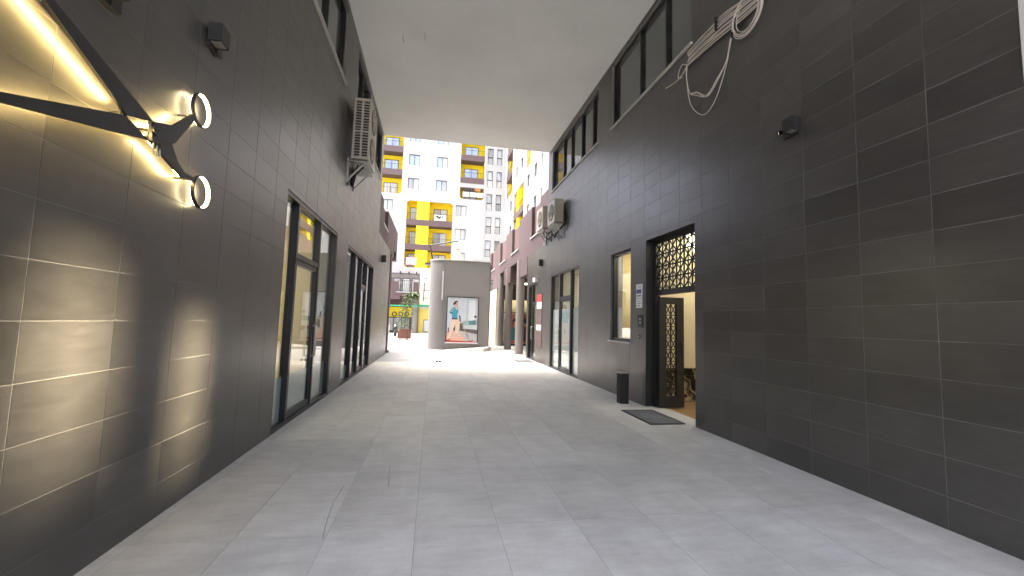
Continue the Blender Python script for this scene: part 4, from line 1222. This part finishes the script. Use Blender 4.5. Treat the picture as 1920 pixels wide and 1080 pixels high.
pt = thing('potted_tree', (-1.98, 31.2, 0.74), 'tall slim leafy plant bending over at its tip, rooted in the slatted planter', 'plant')
stem_pts = smooth_path([(-2.0, 31.2, .7), (-1.97, 31.2, 1.4), (-1.90, 31.2, 2.1), (-1.80, 31.2, 2.8), (-1.66, 31.2, 3.25), (-1.48, 31.2, 3.38), (-1.30, 31.2, 3.22)], 6)
m = MB(); m.tube(stem_pts, 0.04, 8, r_end=0.012); m.build('trunk', M_STEM, pt)
rnd = random.Random(3)
m = MB()
def leaf_face(m, base, d, L_, w, droop):
    base = Vector(base); d = Vector(d).normalized(); s = d.cross(Vector((0, 0, 1)))
    if s.length < .05: s = Vector((1, 0, 0))
    s.normalize()
    mid = base + d * L_ * .5 + Vector((0, 0, -droop * .3)); tip = base + d * L_ + Vector((0, 0, -droop))
    m.face([base, mid + s * w, tip, mid - s * w])
for i in range(900):
    t = rnd.random() ** 0.8
    c_ = stem_pts[min(len(stem_pts) - 1, int(t * (len(stem_pts) - 1)))]
    rad = .50 * (1 - t) ** .5 + .14
    ang = rnd.random() * 2 * pi
    b_ = Vector(c_) + Vector((cos(ang), sin(ang), 0)) * rad * rnd.random() + Vector((0, 0, rnd.uniform(-.25, .15)))
    if b_.z < .78: b_.z = .78 + rnd.random() * .3
    leaf_face(m, b_, (cos(ang), sin(ang), rnd.uniform(-.2, .7)), rnd.uniform(.16, .34), rnd.uniform(.025, .05), rnd.uniform(.05, .22))
m.build('crown', M_LEAF, pt)

# parked scooter beyond the planter
st = thing('scooter', (-3.2, 38.0, 0), 'dark motor scooter parked beyond the planter', 'scooter')
for y in (37.5, 38.7):
    m = MB(); m.ringband((-3.2, y, .27), (1, 0, 0), (0, 1, 0), .16, .27, -.05, .05, 20); w_ = m.build('wheel', M_RUBBER, st)
    m = MB(); m.ringband((-3.2, y, .27), (1, 0, 0), (0, 1, 0), .03, .159, -.03, .03, 14); m.build('rim', M_GALV, w_)
m = MB()
m.prism([(37.75, .32), (38.45, .32), (38.95, .55), (38.9, .72), (38.2, .78), (38.1, .45), (37.8, .45), (37.66, 1.0), (37.55, 1.0), (37.6, .45)], lambda u, v, d: (-3.2 + d, u, v), -.14, .14); m.build('body', M_CLOTH_D, st)
m = MB(); m.box(-3.33, -3.07, 38.15, 38.9, .785, .86); m.build('seat', M_RUBBER, st)
m = MB(); m.tube([(-3.52, 37.75, 1.05), (-3.2, 37.6, 1.02), (-2.88, 37.75, 1.05)], .018, 8); m.build('handlebar', M_BLACK, st)
m = MB(); m.sphere((-3.2, 37.52, .92), .08, 10, 6); m.build('headlight', M_PAPER, st)
bb = thing('waste_bin', (-4.05, 39.0, 0), 'white bin standing beside the dark scooter', 'bin')
m = MB(); m.prism([(-4.25, 0.03), (-3.85, 0.03), (-3.8, .95), (-4.3, .95)], lambda u, v, d: (u, 39.0 + d, v), -.2, .2); m.build('body', M_PAPER, bb)
m = MB(); m.box(-4.33, -3.77, 38.77, 39.23, .953, 1.02); m.build('lid', M_GALV, bb)

# ------------------------------------------------------------------ podium at the far side of the courtyard
pd = thing('podium_building', (-5, 46, 0), 'mauve two-storey podium with glass balustrade and grey columns across the courtyard', 'building')
PY = 46.0
def fnP(u, v, d): return (u, PY + d, v)
m = MB(); sheet(m, fnP, -14.0, -1.72, 3.60, 5.50, 0.0, .3, [(-3.80, -2.2, 4.42, 99), (-3.55, -1.9, 0, 3.98)]); m.build('parapet', M_MAUVE, pd)
m = MB(); frame_box(m, fnP, -4.0, -1.9, 4.33, 4.41, -.06, .36); m.build('sill', M_WHITE, pd)
m = MB(); m.box(-14, -1.75, PY + .31, 52.5, 3.99, 4.3); m.build('slab', M_BROWN, pd)
m = MB()
for k in range(9): m.bar((-3.78 + k * .195, PY + .1, 4.42), (-3.78 + k * .195, PY + .1, 5.62), .025, .025, upv=(0, 1, 0))
m.bar((-3.8, PY + .1, 5.63), (-2.2, PY + .1, 5.63), .05, .04); m.build('railing', M_BLACK, pd)
m = MB(); m.box(-3.79, -2.21, PY + .14, PY + .15, 4.43, 5.55); m.build('glass_panel', M_GLASS, pd)
for (x, r) in ((-1.98, .30), (-6.0, .30)):
    m = MB(); m.cyl((x, PY + .5, 0), (x, PY + .5, 3.985), r, 20); m.build('column', M_COLUMN, pd)
m = MB(); m.box(-14, -1.75, 49.5, 49.8, 0.0, 3.985); m.build('shop_wall', M_BROWN, pd)
m = MB(); m.box(-6.5, -1.8, 52.55, 52.8, 4.31, 7.0); m.build('upper_wall', M_COLUMN, pd)
for x in (-5.6, -4.5, -3.4, -2.3):
    w_ = MB(); w_.box(x - .45, x + .45, 52.47, 52.545, 4.4, 6.5); f_ = w_.build('window', M_BLACK, pd)
    w_ = MB(); w_.box(x - .38, x + .38, 52.45, 52.465, 4.5, 6.4); w_.build('pane', M_CURT, f_)
m = MB(); m.bar((-14, PY - .05, 2.92), (-1.6, PY - .05, 2.92), .12, .14); m.build('awning_rail', M_GREEN, pd)
fs = thing('shop_sign', (-3.6, 49.4, 2.0), 'yellow shop fascia with dark round characters under the podium', 'sign')
m = MB(); m.box(-5.6, -2.45, 49.3, 49.48, 1.75, 2.85); m.build('fascia', M_YELLOW, fs)
for x in (-4.35, -3.65, -3.0):
    m = MB(); m.ringband((x, 49.29, 2.05), (0, 1, 0), (1, 0, 0), .16, .28, -.02, .0, 20); m.build('character', M_INK, fs)
sw = thing('shop_window', (-3.6, 49.4, 0), 'pale lit shop window under the yellow fascia', 'shop window')
m = MB(); m.box(-5.4, -2.6, 49.40, 49.48, 0.1, 1.7); m.build('frame', M_BLACK, sw)
for x in (-5.3, -4.4, -3.5): 
    m = MB(); m.box(x, x + .82, 49.385, 49.398, .18, 1.62); m.build('pane', M_CURT, sw)
ys = thing('corner_shop', (-0.4, 50.5, 0), 'bright yellow shop corner seen between the column and the grey block', 'building')
m = MB(); m.box(-1.7, 3.0, 50.0, 52.6, 0.0, 2.75); m.build('wall', mat_plaster('pale_yellow_render', (.80, .66, .16), .7), ys)
m = MB(); m.box(-1.7, 3.0, 49.9, 52.6, 2.76, 7.0); m.build('upper_wall', mat_plaster('cream_render', (.76, .70, .58), .7), ys)
m = MB(); m.box(-1.75, 3.0, 49.5, 49.89, 3.0, 3.2); m.build('awning', M_GREEN, ys)
w_ = MB(); w_.box(-1.1, -.2, 49.93, 49.995, .1, 1.5); f_ = w_.build('window', M_BLACK, ys)
w_ = MB(); w_.box(-1.04, -.26, 49.91, 49.925, .16, 1.44); w_.build('pane', M_CURT, f_)
for zz in (4.0, 4.9): 
    m = MB(); m.box(-1.3, 0.4, 49.86, 49.895, zz, zz + .06); m.build('ledge', M_SLAB, ys)
rs = thing('round_sign', (-.95, 44.0, 5.8), 'round white sign disc hanging out beside the mauve podium', 'sign')
m = MB(); m.cyl((-.95, 43.95, 5.80), (-.95, 44.05, 5.80), .44, 28); m.build('disc', M_PAPER, rs)
m = MB(); m.box(-1.2, -.7, 43.935, 43.948, 5.72, 5.82); m.build('text_line', M_BLUE, rs)
m = MB(); m.cyl((-.6, 44.0, 5.8), (.3, 44.0, 5.8), .03, 8); m.build('bracket', M_BLACK, rs)
m = MB(); m.cyl((-1.05, 44.0, 5.30), (-1.05, 44.0, 3.4), .05, 8); m.build('hanger', M_BLACK, rs)
for i, x in enumerate((-4.15, -3.13, -2.22)):
    t = thing('floodlight', (x, 52.4, 7.1), ('small dark floodlight on the white band, farthest from the grey block', 'small dark floodlight on the white band, middle one of three', 'small dark floodlight on the white band, nearest the grey block')[i], 'lamp', 'floodlights over the podium')
    m = MB(); m.box(x - .07, x + .07, 52.25, 52.45, 7.0, 7.3); m.build('lamp_body', M_BLACK, t)
    m = MB(); m.bar((x, 52.45, 7.25), (x, 53.0, 7.3), .04, .04); m.build('bracket', M_BLACK, t)

# ------------------------------------------------------------------ apartment block that closes the courtyard
FY = 53.0
ab = thing('apartment_building', (0, FY, 0), 'white apartment block with yellow balcony recesses facing the passage', 'building')
def fnA(u, v, d): return (u, FY + d, v)
STO = 3.05
sills = [8.75 + STO * k for k in range(7)]
holesA = []
wins = []          # (u0, u1, v0, v1)
for k in range(7):
    s_ = sills[k]
    if k >= 3:
        wins.append((-3.86, -2.50, s_ - .02, s_ + 1.35)); wins.append((-0.36, 0.98, s_ - .02, s_ + 1.35))
    if k <= 2: wins.append((2.24, 3.57, s_, s_ + 1.36)); wins.append((-6.85, -5.55, s_ + .15, s_ + 1.45))
    wins.append((-12.2, -10.9, s_, s_ + 1.36)); wins.append((-9.6, -8.3, s_, s_ + 1.36)) if k < 3 else None
wins = [w_ for w_ in wins if w_]
tower = []
for k in range(7):
    z0 = 9.75 + STO * (k - 1)
    tower.append((6.13, 6.84, z0, z0 + 2.15)); tower.append((7.34, 8.02, z0, z0 + 2.15))
REC_LOW = (-3.84, 1.84, 7.92, 16.36)
REC_R = (2.65, 5.72, 17.10, 30.5)
REC_L = (-8.4, -4.60, 17.10, 30.5)
holesA = wins + tower + [REC_LOW, REC_R, REC_L]
m = MB(); sheet(m, fnA, -18.0, 8.6, 7.15, 31.0, 0.0, 0.22, holesA); m.build('wall', M_WHITE, ab)
m = MB(); m.box(5.90, 5.97, FY - .05, FY - .001, 7.15, 31.0); m.build('downpipe', M_WHITE, ab)
m = MB(); m.box(-18, 8.6, FY + 2.4, FY + 12, 0, 31); m.build('back_volume', M_WHITE, ab)
m = MB(); m.box(-18.1, 8.6, FY - .1, FY + 12, 31.002, 31.4); m.build('roof', M_SLAB, ab)
m = MB(); m.box(-18, 8.6, FY + .23, FY + 2.39, 6.6, 7.14); m.build('floor_slab', M_WHITE, ab)


def flat_window(root, fn, u0, u1, v0, v1, mats, n=2, horizontal=False, fw=.06, d=0.13):
    """small casement of a far facade: dark frame with its panes"""
    m = MB(); e = .002
    frame_box(m, fn, u0 + e, u0 + fw, v0 + e, v1 - e, d, d + .07); frame_box(m, fn, u1 - fw, u1 - e, v0 + e, v1 - e, d, d + .07)
    frame_box(m, fn, u0 + fw, u1 - fw, v0 + e, v0 + fw, d, d + .07); frame_box(m, fn, u0 + fw, u1 - fw, v1 - fw, v1 - e, d, d + .07)
    if horizontal:
        vm = v0 + (v1 - v0) * .45; frame_box(m, fn, u0 + fw, u1 - fw, vm - .05, vm + .05, d, d + .07)
        cells = [(u0 + fw, u1 - fw, v0 + fw, vm - .05), (u0 + fw, u1 - fw, vm + .05, v1 - fw)]
    else:
        cells = []; w = (u1 - u0 - 2 * fw) / n
        for i in range(n):
            a = u0 + fw + w * i; b = a + w
            if i: frame_box(m, fn, a - fw * .5, a + fw * .5, v0 + fw, v1 - fw, d + .001, d + .07); a += fw * .5
            if i < n - 1: b -= fw * .5
            cells.append((a, b, v0 + fw, v1 - fw))
    f_ = m.build('window', M_BLACKM, root)
    for i, c_ in enumerate(cells):
        pane_box(fn, *c_, d + .04, 'pane', mats[i % len(mats)], f_, .01)
    return f_


rw = random.Random(11)
for (a, b, c_, d_) in wins:
    mt = (M_SKYPANE, M_SKYPANE) if c_ > 19.5 and rw.random() < .6 else ((M_CURT, M_CURT) if rw.random() < .75 else (M_SKYPANE, M_CURT))
    flat_window(ab, fnA, a, b, c_, d_, mt)
for (a, b, c_, d_) in tower:
    flat_window(ab, fnA, a, b, c_, d_, (M_CURT, M_SKYPANE) if rw.random() < .5 else (M_CURT, M_CURT), horizontal=True)


def corner_fillet(mb, fn, u, v, su, sv, r, d0, d1, n=6):
    """fills a square recess corner so that it reads rounded"""
    pts = [(u, v)] + [(u + su * (r - r * sin(t)), v + sv * (r - r * cos(t))) for t in [pi / 2 * k / n for k in range(n + 1)]]
    mb.prism(pts, fn, d0, d1)


def recess(root, fn, u0, u1, v0, v1, depth, back_mat, side_mat):
    m = MB()
    m.face([fn(u0, v0, depth), fn(u1, v0, depth), fn(u1, v1, depth), fn(u0, v1, depth)])
    m.face([fn(u0, v0, .22), fn(u0, v1, .22), fn(u0, v1, depth), fn(u0, v0, depth)]); m.face([fn(u1, v0, .22), fn(u1, v1, .22), fn(u1, v1, depth), fn(u1, v0, depth)])
    m.face([fn(u0, v1, .22), fn(u1, v1, .22), fn(u1, v1, depth), fn(u0, v1, depth)]); m.face([fn(u0, v0, .22), fn(u1, v0, .22), fn(u1, v0, depth), fn(u0, v0, depth)])
    return m.build('balcony_recess', back_mat, root)


def rail(root, fn, u0, u1, v0, h, step=.22):
    m = MB()
    n = max(2, int((u1 - u0) / step))
    for k in range(n + 1):
        u = u0 + (u1 - u0) * k / n; a = fn(u, v0, .08); b = fn(u, v0 + h, .08); m.bar(a, b, .018, .018, upv=(0, 1, 0) if a[0] == b[0] else (1, 0, 0))
    m.bar(fn(u0, v0 + h, .08), fn(u1, v0 + h, .08), .04, .03)
    return m.build('railing', M_BLACK, root)


# recess with the rounded top, three storeys
u0, u1, v0, v1 = REC_LOW
recess(ab, fnA, u0, u1, v0, v1, 1.5, M_YELLOW, M_YELLOW)
m = MB()
for (u, v, su, sv) in ((u0, v1, 1, -1), (u1, v1, -1, -1), (u0, v0, 1, 1), (u1, v0, -1, 1)): corner_fillet(m, fnA, u, v, su, sv, .42, .001, .22)
m.build('rounded_corner', M_WHITE, ab)
for (a, b) in ((13.24, 13.98), (10.16, 10.86)):
    m = MB(); frame_box(m, fnA, u0 + .004, u1 - .004, a, b, -.03, 1.49); m.build('balcony_slab', M_SLAB, ab)
for (a, b) in ((13.985, 16.355), (10.865, 13.235), (7.925, 10.155)):
    m = MB(); frame_box(m, fnA, -2.58, -1.08, a, b, 0.03, 1.48); m.build('yellow_pier', M_YELLOW, ab)
def fnAr(u, v, d): return (u, FY + 1.36 + d, v)
for base in (13.99, 10.87, 8.0):
    flat_window(ab, fnAr, -3.50, -2.62, base, base + 1.85, (M_CURT,), n=1, d=0.03)
    flat_window(ab, fnAr, -0.52, 1.22, base, base + 1.85, (M_CURT, M_CURT), n=2, d=0.03)
    rail(ab, fnA, u0 + .05, -2.6, base, .85); rail(ab, fnA, -1.05, u1 - .05, base, .85)

# balcony stacks left and right
for (u0, u1, v0, v1), slabs, winr in ((REC_R, [22.20, 19.20, 25.25, 28.3], (3.22, 4.98)), (REC_L, [22.43, 19.46, 25.5, 28.5], (-6.95, -5.24))):
    recess(ab, fnA, u0, u1, v0, v1, 1.5, M_YELLOW, M_YELLOW)
    m = MB()
    for (u, v, su, sv) in ((u0, v0, 1, 1), (u1, v0, -1, 1)): corner_fillet(m, fnA, u, v, su, sv, .42, .001, .22)
    m.build('rounded_corner', M_WHITE, ab)
    for s_ in slabs:
        m = MB(); frame_box(m, fnA, u0 + .004, u1 - .004, s_, s_ + .75, -.03, 1.49); m.build('balcony_slab', M_SLAB, ab)
        flat_window(ab, fnAr, winr[0], winr[1], s_ + .755, s_ + 2.4, (M_SKYPANE, M_SKYPANE), n=2, d=0.03)
        rail(ab, fnA, u0 + .05, u1 - .05, s_ + .752, .7)
    flat_window(ab, fnAr, winr[0], winr[1], v0 + .02, v0 + 1.75, (M_CURT, M_CURT), n=2, d=0.03)
    rail(ab, fnA, u0 + .3, u1 - .3, v0 + .01, .75)
m = MB(); frame_box(m, fnA, 2.654, 5.716, 18.63, 19.19, 0.0, .22); m.build('white_band', M_WHITE, ab)

# washing on the balconies: each piece hangs on its own
def washing(name, label, u, v, w, h, mat, grp, d=-.02):
    m = MB(); n = 6
    top = [fnA(u + w * k / n, v, d) for k in range(n + 1)]; bot = [fnA(u + w * k / n, v - h * (1 + .05 * sin(k * 2.1)), d - .05 * sin(k * 1.7)) for k in range(n + 1)]
    for k in range(n): m.face([top[k], bot[k], bot[k + 1], top[k + 1]]); m.face([(p_[0], p_[1] + .012, p_[2]) for p_ in (top[k + 1], bot[k + 1], bot[k], top[k])])
    o = m.build(name, mat, None, fnA(u + w / 2, v, d)); tag(o, label, 'laundry', grp)
for i, (u, w, mat, nm) in enumerate(((3.0, .38, M_CLOTH_D, 'shirt'), (3.42, .34, M_CLOTH_D, 'shirt'), (3.8, .3, M_CLOTH_D, 'shirt'), (4.15, .36, M_CLOTH_D, 'shirt'), (4.55, .3, M_CLOTH_O, 'shirt'), (4.9, .36, M_CLOTH_O, 'shirt'), (5.3, .3, M_CLOTH_D, 'shirt'))):
    lab = ('dark garment at the column end of the washing row, outermost', 'dark garment second in the washing row from its all-dark end', 'dark garment third in the washing row, over the first gap between sheets',
           'dark garment fourth in the washing row, just before the orange ones', 'orange garment of the washing row beside the dark ones', 'orange garment of the washing row next to the last dark one', 'dark garment closing the washing row beyond the orange ones')[i]
    washing(nm, lab, u, 18.60, w, .42, mat, 'washing pegged over the white sheets')
for i, u in enumerate((3.05, 3.98, 4.85)):
    washing('bed_sheet', ('white sheet on the balcony rail under dark garments only', 'white sheet on the balcony rail, middle of the three', 'white sheet on the balcony rail under the orange garments')[i], u, 18.02, .82, .60, M_LINEN, 'white sheets on the rail')
washing('bed_sheet', 'white cloth with dark blots over the rail beneath the rounded recess top', -0.45, 14.75, 1.5, .72, M_LINEN, None)
m = MB()
for (u, v, rx, rz) in ((-.05, 14.5, .2, .13), (.18, 14.36, .16, .12), (.35, 14.48, .12, .1), (.62, 14.5, .06, .17), (.62, 14.22, .05, .05)):
    m.prism([(u + rx * cos(t), v + rz * sin(t)) for t in [2 * pi * k / 10 for k in range(10)]], fnA, -.10, -.09)
bs = [o for o in COL.objects if o.name.startswith('bed_sheet')][-1]
m.build('print', M_INK, bs)
washing('towel', 'pink towel over the rail at the foot of the yellow recess', -3.62, 9.15, 1.25, .92, M_PINK, None)

# ------------------------------------------------------------------ wing along the right of the courtyard
wg = thing('apartment_building', (8.6, 42, 0), 'long white wing with yellow niches rising over the mauve parapet', 'building')
def fnW(u, v, d): return (8.6 + d, u, v)
winsW = []
for k in range(6):
    s_ = 8.70 + STO * k
    for (a, b) in ((35.7, 36.9), (38.7, 39.9)):
        if k != 3 or a != 0: winsW.append((a, b, s_, s_ + 1.3))
    winsW.append((33.72, 34.28, s_, s_ + 1.32)); winsW.append((30.5, 31.8, s_, s_ + 1.32)); winsW.append((27.5, 28.8, s_, s_ + 1.32))
    if k not in (3, 4, 5, 6): winsW.append((48.2, 49.5, s_, s_ + 1.3))
    if k in (3, 4, 5): winsW.append((42.1, 43.25, s_ - .03, s_ + 1.27)); winsW.append((45.0, 46.0, s_ - .03, s_ + 1.27))
winsW = [w_ for w_ in winsW if not (38.4 < w_[0] < 40.5 and 16.5 < w_[2] < 19.5)]
N1 = (41.3, 46.8, 7.9, 16.2); N2 = (48.3, 52.2, 17.0, 30.0); N3 = (38.45, 40.45, 16.9, 30.0)
winsW = [w_ for w_ in winsW if not any(w_[1] > n_[0] and w_[0] < n_[1] and w_[3] > n_[2] and w_[2] < n_[3] for n_ in (N1, N2, N3))]
m = MB(); sheet(m, fnW, 15.2, FY - .002, 6.0, 31.0, 0.0, .22, winsW + [N1, N2, N3]); m.build('wall', M_WHITE, wg)  # unseen near stretch lengthened to keep sun off the courtyard
m = MB(); m.box(10.6, 20, 15.2, FY - .002, 0, 31); m.build('back_volume', M_WHITE, wg)
m = MB(); m.box(8.601, 10.59, 15.2, 15.4, 6.6, 31); m.build('end_wall', M_WHITE, wg)
m = MB(); m.box(8.5, 20, 15.1, FY - .11, 31.002, 31.4); m.build('roof', M_SLAB, wg)
for w_ in winsW:
    flat_window(wg, fnW, *w_, (M_CURT, M_CURT) if rw.random() < .6 else (M_SKYPANE, M_SKYPANE))
def fnWr(u, v, d): return (8.6 + 1.36 + d, u, v)
for (u0, u1, v0, v1), slabs in ((N1, [13.0, 9.95]), (N2, [19.3, 22.35, 25.4, 28.4]), (N3, [19.4, 22.4, 25.4, 28.4])):
    recess(wg, fnW, u0, u1, v0, v1, 1.5, M_YELLOW, M_YELLOW)
    for s_ in slabs:
        m = MB(); frame_box(m, fnW, u0 + .004, u1 - .004, s_, s_ + .72, -.03, 1.49); m.build('balcony_slab', M_SLAB, wg)
    for s_ in slabs + [v0 - .7]:
        rail(wg, fnW, u0 + .1, u1 - .1, s_ + .74, .8, .3)
        um = (u0 + u1) / 2; flat_window(wg, fnWr, um - .7 + .5, um + .7 + .5, s_ + .76, s_ + 2.4, (M_CURT, M_SKYPANE), d=.03) if u1 - u0 > 3 else None
m = MB()
for a, b in ((13.73, 16.19), (10.68, 12.99), (7.91, 9.94)): frame_box(m, fnW, 44.1, 45.2, a, b, .03, 1.48)
m.build('yellow_pier', M_YELLOW, wg)
